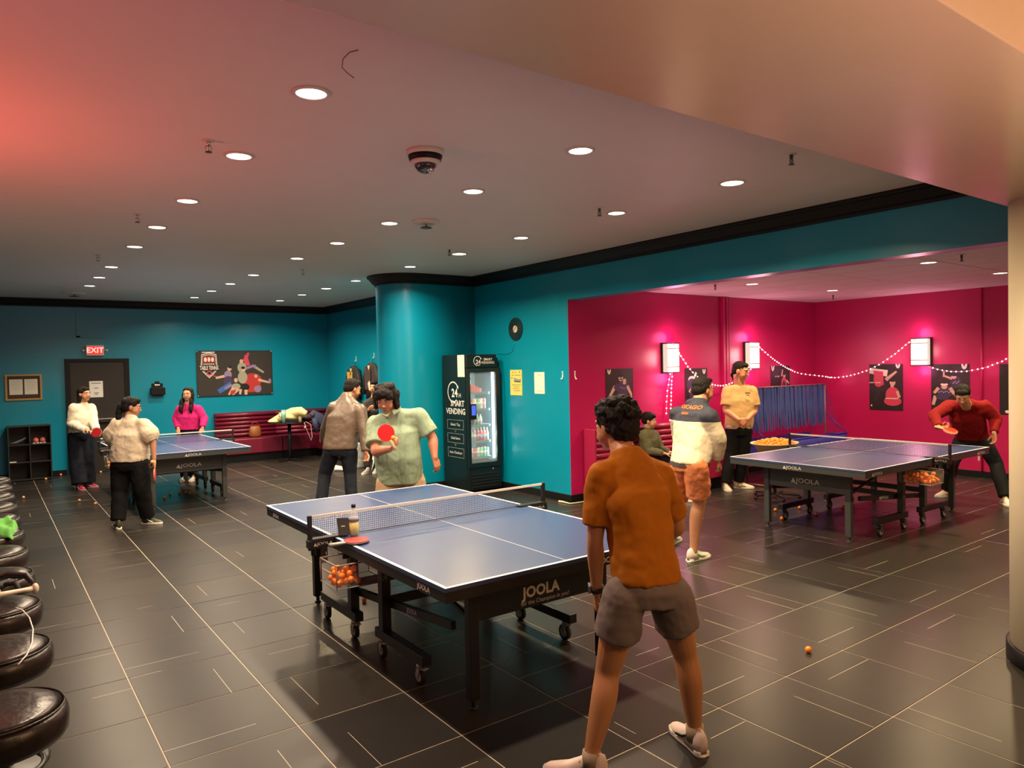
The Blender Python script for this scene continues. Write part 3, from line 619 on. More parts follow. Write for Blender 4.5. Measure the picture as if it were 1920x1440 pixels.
# door frame, glass, handle
d = MB()
for a, b_ in (((FX0, .36), (FX0+.045, 1.79)), ((FX1-.075, .36), (FX1, 1.79)), ((FX0+.045, 1.73), (FX1-.075, 1.79)), ((FX0+.045, .36), (FX1-.075, .43))): d.box((a[0], FY0, a[1]), (b_[0], FY0+.05, b_[1]))
dd = d.build('door', M_FR, t, bevel=.004)
MB().box((FX0+.045, FY0+.015, .43), (FX1-.075, FY0+.022, 1.73)).build('glass', mat('fridge_glass', (.75, .9, .95), .04, alpha=.12, spec=.8), dd)
MB().box((FX0+.035, FY0-.022, 1.06), (FX0+.125, FY0, 1.28)).build('card_reader', M_BLACK, dd, bevel=.006)
MB().box((FX0+.045, FY0-.024, 1.12), (FX0+.112, FY0-.022, 1.26)).build('screen', mat('blue_screen', (.02, .05, .3), .3, emit=(.08, .14, .9), es=1.2), dd)
MB().box((FX0+.50, FY0-.006, 1.5), (FX0+.52, FY0, 1.70)).build('handle', M_BLACKM, dd)
lo = MB().box((FX0, FY0+.02, .04), (FX1, FY0+.06, .355))
for k in range(5): lo.box((FX0+.05, FY0+.008, .075+k*.045), (FX1-.06, FY0+.02, .098+k*.045), 1)
lo.build('grille', [M_FR, M_BLACKM], t)
MB().ball((FX0+.42, FY0+.018, .325), .007, 0, 8, 6).build('power_light', mat('red_dot', (.6, .05, .04), .4, emit=(1, .1, .08), es=3), t)
for x in (FX0+.05, FX1-.05):
    for y in (FY0+.1, FY1-.05): MB().cone((x, y, 0), (x, y, .04), .02, .025, 0, 10).build('foot', M_BLACK, t)
MB().box((FX1-.10, FY0+.07, .47), (FX1-.07, FY0+.09, 1.73)).build('light_tube', mat('fridge_tube', (.9, 1, 1), .5, emit=(.78, .95, 1), es=11), t)
light('fridge_lamp', 'AREA', (FX1-.12-(FX0+FX1)/2, FY0+.10-(FY0+FY1)/2, 1.1), 12, (.75, .93, 1), .08, aim=(FX0-(FX0+FX1)/2, FY1-.05-(FY0+FY1)/2, 1.1), size_y=1.2, parent=t)
sh = [.50, .735, .97, 1.20, 1.44]
for z in sh: MB().box((FX0+.03, FY0+.09, z-.012), (FX1-.11, FY1-.05, z)).box((FX0+.03, FY0+.08, z-.028), (FX1-.11, FY0+.088, z+.006), 1).build('shelf', [mat('wire_shelf', (.25, .3, .32), .4), mat('price_strip', (.12, .25, .32), .4)], t)
colz = [(.75, .1, .1), (.8, .82, .8), (.1, .5, .42), (.75, .3, .22), (.2, .62, .55), (.75, .7, .2), (.62, .75, .75), (.55, .07, .08)]
CN = ['red', 'white', 'dark green', 'orange-red', 'mint green', 'yellow', 'pale blue', 'dark red']
def can(x, y, z, r, h, col, bottle, shelfname, k, pos):
    t = thing('drink_bottle' if bottle else 'drink_can', '%s %s, %s, %s fridge shelf' % (CN[k], 'drink bottle' if bottle else 'drink can', pos, shelfname), 'bottle' if bottle else 'can', (x, y, z), group='drinks on the %s fridge shelf' % shelfname)
    if bottle:
        MB().lathe((x, y, z), [(.002, 0), (r, 0), (r, h*.62), (r*.45, h*.82), (r*.4, h*.9), (.002, h*.9)], n=12).build('body', mat('drink_%d' % k, col, .3), t)
        MB().lathe((x, y, z), [(.002, h*.9), (r*.45, h*.9), (r*.45, h), (.002, h)], n=10).build('cap', M_WHITE, t)
        MB().lathe((x, y, z), [(r+.0008, h*.22), (r+.0008, h*.5)], n=12).build('wrapper', mat('drink_lab_%d' % k, tuple(min(1, c*.5+.35) for c in col[::-1]), .5), t)
    else:
        MB().lathe((x, y, z), [(.002, .002), (r*.85, .002), (r, .008), (r, h*.9), (r*.82, h*.97), (r*.82, h), (.002, h-.003)], n=12).build('body', mat('drink_%d' % k, col, .3), t)
        MB().lathe((x, y, z), [(r+.0006, h*.3), (r+.0006, h*.65)], n=12).build('wrapper', mat('drink_lab_%d' % k, tuple(min(1, c*.5+.35) for c in col[::-1]), .5), t)
names = ['bottom', 'second', 'third', 'fourth', 'top']
for si, (z, row, bottle, h) in enumerate(((.50, [0,1,0,6,4,2,4], False, .13), (.735, [1,1,6,0,0,3,3], True, .185), (.97, [0,7,1,4,6], True, .15), (1.20, [7,1,2,1,3], False, .15))):
    for k, ci in enumerate(row):
        can(FX0+.065+k*.055+(.07 if si == 3 else 0), FY0+.125, z+.001, .025, h, colz[ci], bottle, names[si], ci, '%s from the left in front' % ORD[k])
        if si < 2: can(FX0+.065+k*.055, FY0+.20, z+.001, .025, h, colz[(ci+1) % 8], bottle, names[si], (ci+1) % 8, '%s from the left behind' % ORD[k])
b = MB()
for k in range(4): solo('snack_box', MB().box((FX0+.12+k*.05, FY0+.12, 1.441), (FX0+.165+k*.05, FY0+.2, 1.50+.02*(3-k))), mat('snack_red', (.6, .1, .12), .5, var=.4, vscale=40), (FX0+.14+k*.05, FY0+.16, 1.441), 'red and white snack box on the top fridge shelf, %s from the left' % ORD[k], 'box', 'snack boxes on the top fridge shelf', bevel=.002)
solo('snack_bag', MB().ball((FX0+.17, FY0+.26, 1.585), (.05, .03, .085), 0, 12, 8).prism([(FX0+.12, FY0+.255), (FX0+.22, FY0+.255), (FX0+.22, FY0+.265), (FX0+.12, FY0+.265)], 1.66, 1.69), mat('silver_bag', (.45, .43, .40), .35), (FX0+.17, FY0+.26, 1.50), 'silver snack bag standing at the top of the fridge', 'bag')
# side lettering
xs_ = FX0-.0005; ri = (0,-1,0)
sd = MB().box((FX0-.004, FY0+.062, .045), (FX0+.001, FY1-.002, 1.988)).build('side_decal', M_FR, t); xs_ = FX0-.004
yc = 8.97
ring_mark((xs_, yc+.04, 1.45), ri, (0,0,1), .155, sd)
text('24', .17, (xs_, yc+.0, 1.43), ri, (0,0,1), M_WHITE, sd, depth=.002, bold=.02); text('H', .09, (xs_, yc-.14, 1.40), ri, (0,0,1), M_WHITE, sd, depth=.002)
text('SMART', .12, (xs_, yc-.07, 1.28), ri, (0,0,1), M_WHITE, sd, depth=.002, bold=.015); text('VENDING', .12, (xs_, yc-.02, 1.165), ri, (0,0,1), M_WHITE, sd, depth=.002, bold=.015)
M_FAINT = mat('faint_print', (.35, .37, .36), .5)
for z, s in ((.975, 'Select / Tap'), (.775, 'Grab Items'), (.565, 'Auto Checkout')):
    text(s, .055, (xs_, yc, z), ri, (0,0,1), M_WHITE, sd, depth=.002)
    o_ = MB()
    for a, b_ in (((-.22, .065), (.22, .069)), ((-.22, -.069), (.22, -.065)), ((-.22, -.065), (-.216, .065)), ((.216, -.065), (.22, .065))): o_.box((xs_-.001, yc+a[0], z+a[1]), (xs_, yc+b_[0], z+b_[1]))
    if z > .6: o_.bar((xs_, yc+.03, z-.08), (xs_, yc, z-.11), .004, .002).bar((xs_, yc, z-.11), (xs_, yc-.03, z-.08), .004, .002)
    o_.build('step_outline', M_FAINT, sd)
solo('paper_notice', MB().box((FX0-.0075, FY0+.065, 1.67), (FX0-.0055, FY0+.25, 1.985)), M_PAPER, (FX0-.006, FY0+.15, 1.67), 'cream paper notice taped high on the side of the black fridge', 'notice')
solo('fridge_antenna', MB().cone((FX0+.25, FY0+.3, FZ), (FX0+.25, FY0+.3, FZ+.03), .014, .012, 0, 10).cone((FX0+.25, FY0+.3, FZ+.03), (FX0+.25, FY0+.3, FZ+.2), .004, .003, 0, 6), M_BLACK, (FX0+.25, FY0+.3, FZ), 'thin black antenna standing on top of the fridge', 'antenna')
exec_marker = 1

# ------------------------------------------------------------------ table tennis tables
M_APRON = mat('apron_grey', (.045, .048, .050), .4)
M_APRONB = mat('apron_black', (.012, .013, .015), .32)
M_LOGO = mat('logo_grey', (.55, .52, .50), .5)
def logo_text(style, size, c, right, up, parent, m=None):
    m = m or M_LOGO
    if style == 'mark':
        text('JOOLA', size, Vector(c)+Vector(right)*size*.35, right, up, m, parent, 'logo', stretch=1.25, bold=.01)
        r = Vector(right); u = Vector(up); n = r.cross(u)*.0008; p = Vector(c)-r*size*2.0+n
        MB().add([p-r*size*.42-u*size*.36, p+r*size*.42-u*size*.36, p+u*size*.42], [(0,1,2)]).build('logo', m, parent)
    else: text('JOOLA', size, c, right, up, m, parent, 'logo', stretch=1.0, bold=.035)
L_, W_ = 2.74, 1.525
def pp_table(label, style, apron, basket_side, steel):
    t = thing('table_tennis_table', label, 'table', group='table tennis tables', local=True)
    hl, hw = L_/2, W_/2
    for s in (-1, 1):
        y0, y1 = (-hl, -.004) if s < 0 else (.004, hl)
        MB().box((-hw, y0, .738), (hw, y1, .7595)).build('tabletop', M_BLUE, t, bevel=.002)
        b = MB(); z0, z1 = .7595, .7602; e = .02
        b.box((-hw, y0, z0), (-hw+e, y1, z1)).box((hw-e, y0, z0), (hw, y1, z1)).box((-hw+e, *(((y0, z0), ) [0])), (hw-e, (y0+e) if s < 0 else y0+e, z1)) if s < 0 else b.box((-hw, y0, z0), (-hw+e, y1, z1)).box((hw-e, y0, z0), (hw, y1, z1)).box((-hw+e, y1-e, z0), (hw-e, y1, z1))
        b.box((-.0015, y0 if s > 0 else y0+e, z0), (.0015, y1-e if s > 0 else y1, z1)); b.build('white_lines', M_LINE, t)
        # rim of the half
        b = MB(); ye = y0 if s < 0 else y1-.02
        b.box((-hw+.004, ye+(.004 if s < 0 else -.004), .685), (hw-.004, ye+.02+(0 if s < 0 else -.004), .738))
        b.build('end_rim', steel, t)
        for k in (-1, 1):
            xx = k*(hw-.014); MB().box((xx-.01, y0+.02 if s < 0 else y0, .685), (xx+.01, y1 if s < 0 else y1-.02, .738)).build('side_rim', steel, t)
        # deep apron between the end legs
        ya = s*1.12
        ap = MB().box((-.46, ya-.012, .462), (.46, ya+.012, .69)).build('apron', steel, t, bevel=.004)
        rr = V(1,0,0) if s < 0 else V(-1,0,0)
        logo_text(style, .085 if style != 'mark' else .07, (0, ya+s*.013, .548), rr, (0,0,1), ap)
        if style != 'mark': text('for the Champion in you!', .034, (.03*rr.x, ya+s*.013, .492), rr, (0,0,1), M_LOGO, ap, 'slogan')
        logo_text(style, .045, (.30*rr.x if style != 'mark' else 0, s*(hl+.0006) - s*.0045, .712), rr, (0,0,1), t)
        for k in (-1, 1):      # logos on the long side rims
            logo_text('mark' if style == 'mark' else 'plain', .042, (k*(hw-.0035), s*(hl-.22), .712), (0, k, 0), (0,0,1), t)
        # end legs
        for k in (-1, 1):
            MB().box((k*.46-.03, ya-.025, .05), (k*.46+.03, ya+.025, .70)).cone((k*.46, ya, .014), (k*.46, ya, .05), .014, .014, 0, 10).lathe((k*.46, ya, 0), [(.002, 0), (.026, 0), (.022, .014), (.002, .016)], n=14).build('leg', steel, t, bevel=.003)
            # brace strut from the end leg up to the middle
            MB().bar((k*.44, ya-s*.03, .46), (k*.44, s*.30, .66), .018, .018).build('brace', M_BLACKM, t)
        # inner carriage: two posts, cross rail, two caster beams
        yc_ = s*.46
        for k in (-1, 1):
            xc = k*.54
            MB().box((xc-.03, s*.24-.03, .19), (xc+.03, s*.24+.03, .72)).build('post', steel, t, bevel=.003)
            MB().box((xc-.03, min(s*.15, s*.77), .13), (xc+.03, max(s*.15, s*.77), .19)).build('caster_beam', M_BLACKM, t, bevel=.003)
            for yy in (s*.21, s*.70):
                c = MB().lathe((xc, yy, 0), [(.002, .108), (.03, .108), (.03, .13), (.002, .13)], n=14)
                for q in (-1, 1): c.add([(xc+q*.019, yy-.022, .112), (xc+q*.019, yy+.022, .112), (xc+q*.019, yy+.030, .045), (xc+q*.019, yy+.008, .045), (xc+q*.023, yy-.022, .112), (xc+q*.023, yy+.022, .112), (xc+q*.023, yy+.030, .045), (xc+q*.023, yy+.008, .045)], [(0,1,2,3),(7,6,5,4),(0,4,5,1),(1,5,6,2),(2,6,7,3),(3,7,4,0)])
                c.obox((xc, yy-.035, .105), V(.018,0,0), V(0,.018,-.004), V(0,.001,.003))
                ca = c.build('caster', mat('fork_steel', (.45, .44, .42), .3, .5) if style != 'mark' else M_DGREY, t)
                def wheel(r, hw_): 
                    return [[V(xc+x_, yy+.018+rr_*math.cos(2*PI*i/20), .051+rr_*math.sin(2*PI*i/20)) for i in range(20)] for x_, rr_ in ((-hw_, r*.8), (-hw_*.8, r), (hw_*.8, r), (hw_, r*.8))]
                MB().rings(wheel(.051, .014)).build('wheel', M_RUBBER, ca)
                hb = MB().rings(wheel(.036, .0155)); hb.build('hub', mat('hub_grey', (.42, .41, .39), .35), ca)
        MB().box((-.54, s*.24-.018, .34), (.54, s*.24+.018, .39)).build('cross_rail', M_BLACKM, t)
        MB().box((-.54, s*.24-.02, .68), (.54, s*.24+.02, .72)).build('cross_rail', M_BLACKM, t)
    # long tie rails with print
    for k in (-1, 1):
        r = MB().bar((k*.50, -1.0, .42), (k*.50, .28, .30), .03, .045).build('tie_rail', M_BLACKM, t)
        logo_text('mark' if style == 'mark' else 'plain', .04, (k*.516, -.55, .378), (0, k, .094*-k), (0,0,1), r)
    # net
    for k in (-1, 1):
        xn = k*(hw+.1525)
        MB().box((xn-.012, -.014, .70), (xn+.012, .014, .915)).build('net_post', M_BLACKM, t, bevel=.003)
        c = MB().box((min(k*(hw-.09), xn+k*.01), -.03, .762), (max(k*(hw-.09), xn+k*.01), .03, .772)).box((min(k*(hw+.01), xn+k*.015), -.032, .712), (max(k*(hw+.01), xn+k*.015), .032, .762)).cone((xn-k*.02, 0, .665), (xn-k*.02, 0, .712), .016, .016, 0, 12)
        cl = c.build('net_clamp', M_APRONB, t, bevel=.003)
        for s in (-1, 1): logo_text('mark', .026, (k*(hw+.08), s*.0325, .738), (-s, 0, 0), (0,0,1), cl, M_LOGO)
    X0 = hw+.1525-.012; n = int(2*X0/.0135); q = MB(); za, zb = .768, .900
    for i in range(n+1):
        x = -X0+2*X0*i/n; q.add([(x-.0009, 0, za), (x+.0009, 0, za), (x+.0009, 0, zb), (x-.0009, 0, zb)], [(0,1,2,3)])
    for i in range(11):
        z = za+(zb-za)*i/10; q.add([(-X0, .0004, z-.0009), (X0, .0004, z-.0009), (X0, .0004, z+.0009), (-X0, .0004, z+.0009)], [(0,1,2,3)])
    q.build('netting', M_NET, t, kind='stuff')
    MB().box((-X0, -.003, .897), (X0, .003, .9125)).build('net_tape', M_NETW, t)
    MB().box((-X0, -.0015, .764), (X0, .0015, .769)).build('net_cord', M_NET, t)
    # ball basket hanging under the edge beside the net
    for k in basket_side:
        b = MB(); xa, xb = k*.55, k*.87; x0, x1 = min(xa, xb), max(xa, xb); ya, yb = -.30, -.04; za, zb = .515, .655
        b.box((x0, ya, za), (x1, yb, za+.003)).box((x0, ya, za), (x0+.003, yb, zb)).box((x1-.003, ya, za), (x1, yb, zb)).box((x0, ya, za), (x1, ya+.003, zb)).box((x0, yb-.003, za), (x1, yb, zb))
        bk = b.build('ball_basket', M_CLEAR, t)
        r = MB().tube([(x0, ya, zb), (x1, ya, zb), (x1, yb, zb), (x0, yb, zb), (x0, ya, zb)], .005, 0, 6)
        for xx in (x0, x1):
            for yy in (ya, yb): r.tube([(xx, yy, zb), (xx, yy, za)], .003, 0, 5)
        r.tube([(x0, ya, za), (x1, ya, za), (x1, yb, za), (x0, yb, za), (x0, ya, za)], .003, 0, 5)
        for j in range(7): r.tube([(x0+(x1-x0)*(j+1)/8, yb, zb), (x0+(x1-x0)*(j+1)/8, yb, zb+.03)], .002, 0, 5)
        r.build('basket_rim', mat('basket_wire', (.30, .27, .24), .35), bk)
        hk = MB().box((k*.70-.02, yb, .62), (k*.70+.02, yb+.012, .735)).box((k*.84-.02, yb, .62), (k*.84+.02, yb+.012, .735)); hk.build('basket_hanger', M_APRONB, bk)
    return t
T1 = (2.501, 4.301, -.006); T2 = (2.200, 11.679, .022); T3 = (7.977, 4.218, -1.578)
tA = pp_table('blue table tennis table nearest the camera, with the old striped brand lettering', 'old', 0, (-1,), M_APRONB)
tA.location = (T1[0], T1[1], 0); tA.rotation_euler.z = T1[2]
tB = pp_table('blue table tennis table at the back left between the three women', 'mark', 1, (-1,), M_APRON)
tB.location = (T2[0], T2[1], 0); tB.rotation_euler.z = T2[2]
tC = pp_table('blue table tennis table in the magenta room with a basket full of orange balls', 'mark', 1, (1,), M_APRON)
tC.location = (T3[0], T3[1], 0); tC.rotation_euler.z = T3[2]
solo_tag = MB().lathe((0,0,0), [(.002, 0), (.03, 0), (.03, .003), (.002, .003)], n=16)
def tl(T, x, y, z):
    c, s = math.cos(T[2]), math.sin(T[2]); return V(T[0]+c*x-s*y, T[1]+s*x+c*y, z)
o = MB().box((.7625, 1.05, .63), (.766, 1.10, .68)).build('hanging_tag', mat('tag_white', (.8, .65, .6), .5), tC)

# balls
BM = {}
def ball(p, label, m=None, group=None):
    m = m or M_ORANGE
    if m.name not in BM:
        q = MB().ball((0,0,0), .02, 0, 16, 10); o = q.build('table_tennis_ball', m); BM[m.name] = o
    else: o = BM[m.name].copy(); C.objects.link(o)
    o.location = p; o['label'] = label; o['category'] = 'ball'
    if group: o['group'] = group
    elif 'group' in o: del o['group']
    return o
def pile(T, x0, x1, y0, y1, n, label, group, z=.538):
    pts = []; tries = 0; rnd = random.Random(n)
    while len(pts) < n and tries < 9000:
        tries += 1; x = rnd.uniform(x0, x1); y = rnd.uniform(y0, y1)
        zz = z
        for it in range(6):
            hit = [p for p in pts if (p[0]-x)**2+(p[1]-y)**2 < .0397**2 and abs(p[2]-zz) < math.sqrt(max(0, .04**2-(p[0]-x)**2-(p[1]-y)**2))]
            if not hit: break
            zz = max(p[2]+math.sqrt(.0402**2-(p[0]-x)**2-(p[1]-y)**2) for p in hit)
        if zz < z+.075 and (tries > 300 or zz < z+.02): pts.append((x, y, zz))
    for p in pts: ball(tl(T, *p), label, group=group)
pile(T1, -.848, -.72, -.278, -.10, 24, 'orange ball heaped in the basket of the nearest table', 'orange balls in the nearest basket')
pile(T3, .572, .848, -.278, -.062, 62, 'orange ball heaped in the basket of the magenta room table', 'orange balls in the magenta room basket')
pile(T2, -.848, -.572, -.278, -.062, 50, 'orange ball heaped in the basket of the back left table', 'orange balls in the back left basket')
floor_balls = [((683,1129), 'orange ball on the floor under the nearest table, beside its basket'), ((1516,1224), 'lone orange ball on the open floor at the lower right'),
 ((1464,930), 'orange ball on the floor behind the left end leg of the magenta room table', ), ((1454,959), 'orange ball touching the left end leg of the magenta room table'),
 ((1499,955), 'orange ball between the two left wheels under the magenta room table'), ((1466,975), 'orange ball just left of a front wheel under the magenta room table'),
 ((1531,966), 'dim ball right of the left wheels under the magenta room table'), ((1580,953), 'dim orange ball in the shade under the middle of the magenta room table'),
 ((149,941), 'pale orange ball on the floor in front of the pink shoes, left one'), ((179,947), 'pale orange ball on the floor in front of the pink shoes, right one'),
 ((189,887), 'pale ball on the floor by the back door, right of the dark trousers'), ((114,892), 'pale ball on the floor between cubby shelf and door, right one'),
 ((100,889), 'pale ball on the floor between cubby shelf and door, left one'), ((86,900), 'pale orange ball right in front of the cubby shelf'), ((44,935), 'lone pale ball on the floor near the row of stools'),
 ((354,905), 'pale ball standing out under the back left table, nearest its wheels'), ((319,928), 'second ball from the left under the back left table'), ((308,935), 'leftmost ball under the back left table'),
 ((337,926), 'orange ball at the left of the cluster under the back left table'), ((343,920), 'orange ball at the back of the cluster under the back left table'), ((349,925), 'orange ball in the middle of the cluster under the back left table'),
 ((356,926), 'orange ball at the right of the cluster under the back left table'), ((436,865), 'pale orange ball on the floor in front of the maroon bench'), ((629,883), 'orange ball seen between the legs of the leather jacket man')]
for (px, py), l in floor_balls: 
    p = onz(px, py, .0); pale = 'pale' in l; ball(V(p.x, p.y, .0202), l, M_PALE if pale else M_ORANGE)
ball(onz(1840, 858, .62), 'x') if False else None

# paddles
def paddle(c, n, hdir, label, front=M_RED, back=M_RUBBER, loc=None, wood=M_WOOD):
    c = Vector(c); n = Vector(n).normalized(); h = Vector(hdir); h = (h-n*h.dot(n)).normalized(); s = n.cross(h)
    t = thing('paddle', label, 'paddle', c)
    def disc(o, r, th, cut=0):
        R = []
        for dz in (-th/2, th/2):
            R.append([c+n*(o+dz)+s*(r*.97*math.cos(a))+h*(max(-r, min(r*1.03*math.sin(a), r*.93))) for a in [2*PI*i/36 for i in range(36)]])
        return MB().rings(R, 0, False)
    disc(0, .076, .006).build('blade', wood, t)
    disc(.005, .0755, .004).build('rubber', front, t); disc(-.005, .0755, .004).build('rubber', back, t)
    a = c+h*.066; b = c+h*.17
    R = []
    for q, w1, w2 in ((a, .013, .004), (c+h*.085, .013, .011), (c+h*.13, .0125, .011), (b, .017, .012)):
        R.append([q+s*(w1*math.cos(t_))+n*(w2*math.sin(t_)) for t_ in [2*PI*i/14 for i in range(14)]])
    MB().rings(R).build('handle', wood, t)
    return t

# things on the nearest table
pc = at(690, 1015, 1); pc = onz(668, 1014, .772)
paddle(pc, (0, 0, 1), onz(622, 1022, .772)-pc, 'red table tennis paddle lying on the near table edge below the net post', wood=mat('grey_handle', (.35, .34, .32), .4))
bp = onz(664, 1004, .761)
t = thing('drink_bottle', 'clear bottle of yellow drink with black cap on the nearest table', 'bottle', bp)
MB().lathe(bp, [(.002, .002), (.024, .0), (.031, .008), (.031, .105), (.029, .12), (.020, .150), (.012, .165), (.012, .178)], n=24).build('body', mat('bottle_plastic', (.9, .9, .85), .06, alpha=.25, spec=.9), t)
MB().lathe(bp, [(.002, .003), (.0235, .003), (.030, .010), (.030, .085), (.002, .085)], n=24).build('drink', mat('yellow_drink', (.62, .50, .10), .12), t)
MB().lathe(bp, [(.0315, .092), (.0315, .118)], n=24).build('wrapper', mat('bottle_band', (.25, .25, .3), .5, var=.5, vscale=60), t)
MB().lathe(bp, [(.002, .178), (.014, .178), (.014, .198), (.002, .198)], n=20).build('cap', M_BLACK, t)
kp = onz(646, 1006, .761); kr = CR*.95; kr.z = 0; kr.normalize(); ku = (V(0,0,1)+_r*(-.12)+CD*.18).normalized()
t = thing('card_case', 'upright dark grey case with a small white mark leaning beside the yellow drink', 'case', kp)
kn = ku.cross(kr).normalized()
MB().obox(kp+ku*.062, kr*.036, ku*.055, kn*.008).build('shell', mat('case_grey', (.06, .055, .05), .5), t, bevel=.002)
MB().obox(kp+ku*.065-kn*.0085*(1 if kn.dot(CD) > 0 else -1), kr*.012, ku*.003, kn*.0004).build('mark', M_WHITE, t)

# ------------------------------------------------------------------ bar stools
M_LEA = mat('stool_leather', (.018, .012, .010), .30, bump=.12, bscale=30, spec=.6)
def stool():
    t = thing('bar_stool', 'x', 'stool', local=True, group='round black bar stools')
    zt = .765
    MB().lathe((0,0,0), [(.003, zt), (.10, zt-.001), (.155, zt-.010), (.180, zt-.024)], n=40).build('seat_top', M_LEA, t)
    MB().lathe((0,0,0), [(.180, zt-.024), (.192, zt-.035), (.198, zt-.06), (.196, zt-.10), (.186, zt-.118), (.05, zt-.122), (.003, zt-.122)], n=40).build('seat', M_LEA, t)
    MB().tube([(.184*math.cos(a), .184*math.sin(a), zt-.022) for a in [2*PI*i/40 for i in range(41)]], .0038, 0, 6).build('piping', M_LEA, t)
    MB().cone((0,0,.05), (0,0,zt-.12), .03, .03, 0, 20).build('pedestal', M_BLACKM, t)
    MB().lathe((0,0,0), [(.003, 0), (.20, 0), (.205, .008), (.19, .016), (.06, .03), (.045, .055), (.003, .055)], n=36).build('base', M_BLACKM, t)
    q = MB().tube([(.15*math.cos(a), .15*math.sin(a), .27) for a in [2*PI*i/28 for i in range(29)]], .011, 0, 8)
    for k in range(3): a = 2*PI*k/3; q.tube([(.03*math.cos(a), .03*math.sin(a), .27), (.15*math.cos(a), .15*math.sin(a), .27)], .008, 0, 6)
    q.build('foot_ring', M_BLACKM, t)
    return t
SO = ['nearest', 'second', 'third', 'fourth', 'fifth', 'sixth', 'seventh', 'eighth', 'ninth', 'tenth', 'eleventh']
st = stool()
for k in range(11):
    l = ('round black leather bar stool, %s from the camera in the left row' % SO[k]) if k else 'round black leather bar stool nearest the camera, cut by the lower left corner'
    p = (-.003, 2.80+.645*k, 0)
    if k == 0: st.location = p; st['label'] = l
    else: dup(st, p, k*.7, l)
# green cloth on a stool, headphones and bag on another
SY = [2.80+.645*k for k in range(11)]
def cloth(label, m, c, sx_, sy_, drop, seed, name='draped_cloth', cat='cloth', n=26):
    rnd = random.Random(seed); ph = [rnd.uniform(0, 6) for _ in range(6)]; vs = []; c = Vector(c)
    for j in range(n+1):
        for i in range(n+1):
            u, v = i/n*2-1, j/n*2-1; r = max(abs(u), abs(v))
            w_ = 1+.12*math.sin(3*v+ph[0])
            x = u*sx_*w_; y = v*sy_*(1+.1*math.sin(4*u+ph[1]))
            z = .022+.016*math.sin(5*u+3*v+ph[2])+.012*math.sin(9*v-4*u+ph[3])+.008*math.sin(13*u+ph[4])
            if r > .72: z -= drop*((r-.72)/.28)**1.2; x *= 1-.12*(r-.72)/.28; y *= 1-.12*(r-.72)/.28
            vs.append(c+V(x, y, max(z, .004-drop)))
    fs = [(j*(n+1)+i, j*(n+1)+i+1, (j+1)*(n+1)+i+1, (j+1)*(n+1)+i) for j in range(n) for i in range(n)]
    b = MB().add(vs, fs, 0, True); o = solo(name, b, m, c, label, cat); so = o.modifiers.new('s', 'SOLIDIFY'); so.thickness = .006; return o
cloth('bright green shirt lying over a black bar stool', mat('green_cloth', (.10, .38, .06), .8, bump=.2, bscale=20), (-.01, SY[5]+.05, .772), .17, .27, .05, 3)
hp = V(.03, SY[2]-.08, .772)
t = thing('headphones', 'cream over-ear headphones with a white cable lying on a bar stool', 'headphones', hp)
M_HP = mat('cream_plastic', (.70, .60, .48), .35)
for k in (0, 1):
    c0 = hp+V(-.055+.02*k, -.06 if k == 0 else .09, .035)
    rot = Matrix.Rotation(.9, 3, 'Z')
    cu = MB().ball(c0, (.020, .045, .045), 0, 20, 12, rot).build('ear_cup', M_HP, t)
    MB().ball(c0+V(-.018, .012, 0), (.016, .040, .040), 0, 18, 10, rot).build('ear_pad', mat('pad_brown', (.10, .06, .045), .6), cu)
MB().tube([hp+V(-.05, -.06, .06), hp+V(.02, -.03, .055), hp+V(.085, .0, .05), hp+V(.13, .02, .045)], [.014, .012, .010, .014], 0, 10).build('slider', M_HP, t)
MB().ball(hp+V(.13, .02, .045), (.016, .020, .026), 0, 12, 8).build('hinge', M_HP, t)
MB().tube([hp+V(.13, .02, .06), hp+V(.10, .07, .10), hp+V(.03, .10, .11), hp+V(-.04, .10, .09)], [.010, .016, .018, .012], 0, 10).build('headband', M_BLACKM, t)
cab = [onz(x, y, z) for x, y, z in ((30,1140,.80), (42,1144,.80), (55,1158,.79), (62,1180,.775), (60,1205,.772), (50,1228,.77), (34,1246,.77))]
MB().tube(cab, .0028, 0, 6).build('cable', M_WHITE, t)
solo('belt_bag', MB().ball((-.02, SY[2]+.18, .81), (.09, .10, .035), 0, 16, 10).tube([(.05, SY[2]+.10, .82), (.09, SY[2]+.05, .83), (.10, SY[2]-.02, .80)], .012, 0, 8), M_RUBBER, (-.02, SY[2]+.18, .775), 'small black padded bag on the stool behind the headphones', 'bag')

# ------------------------------------------------------------------ benches
M_MAR = mat('maroon_vinyl', (.14, .006, .028), .38, bump=.05, bscale=25, var=.06)
M_MAG2 = mat('magenta_vinyl', (.30, .012, .06), .36, bump=.05, bscale=25, var=.06)
def bench(label, x0, x1, yb, depth, zseat, zback, m, mods, flipx=None, loc=None):
    """bench against a wall at y=yb (runs along x); channel tufted back"""
    t = thing('upholstered_bench', label, 'bench', ((x0+x1)/2, yb-depth/2, 0))
    n = mods; w_ = (x1-x0)/n
    for k in range(n):
        a, b_ = x0+k*w_+.004, x0+(k+1)*w_-.004
        MB().box((a, yb-depth, .16), (b_, yb-.12, zseat)).build('seat', m, t, bevel=.02)
        H = (zback-zseat-.01)/6
        for j in range(6):
            z0 = zseat+.012+j*H; R = []
            for xx in (a, b_): R.append([V(xx, yb-.10-.045*math.sin(q), z0+H/2-H*.49*math.cos(q)) for q in [PI*i/8 for i in range(9)]]+[V(xx, yb-.03, z0+H*.99), V(xx, yb-.03, z0+H*.01)])
            MB().rings(R, 0, True).build('back_channel', m, t)
    MB().box((x0, yb-.04, .10), (x1, yb-.004, zback+.012)).build('back_board', m, t)
    MB().box((x0+.01, yb-depth+.05, 0), (x1-.01, yb-.02, .155)).build('plinth', M_BLACK, t)
    return t
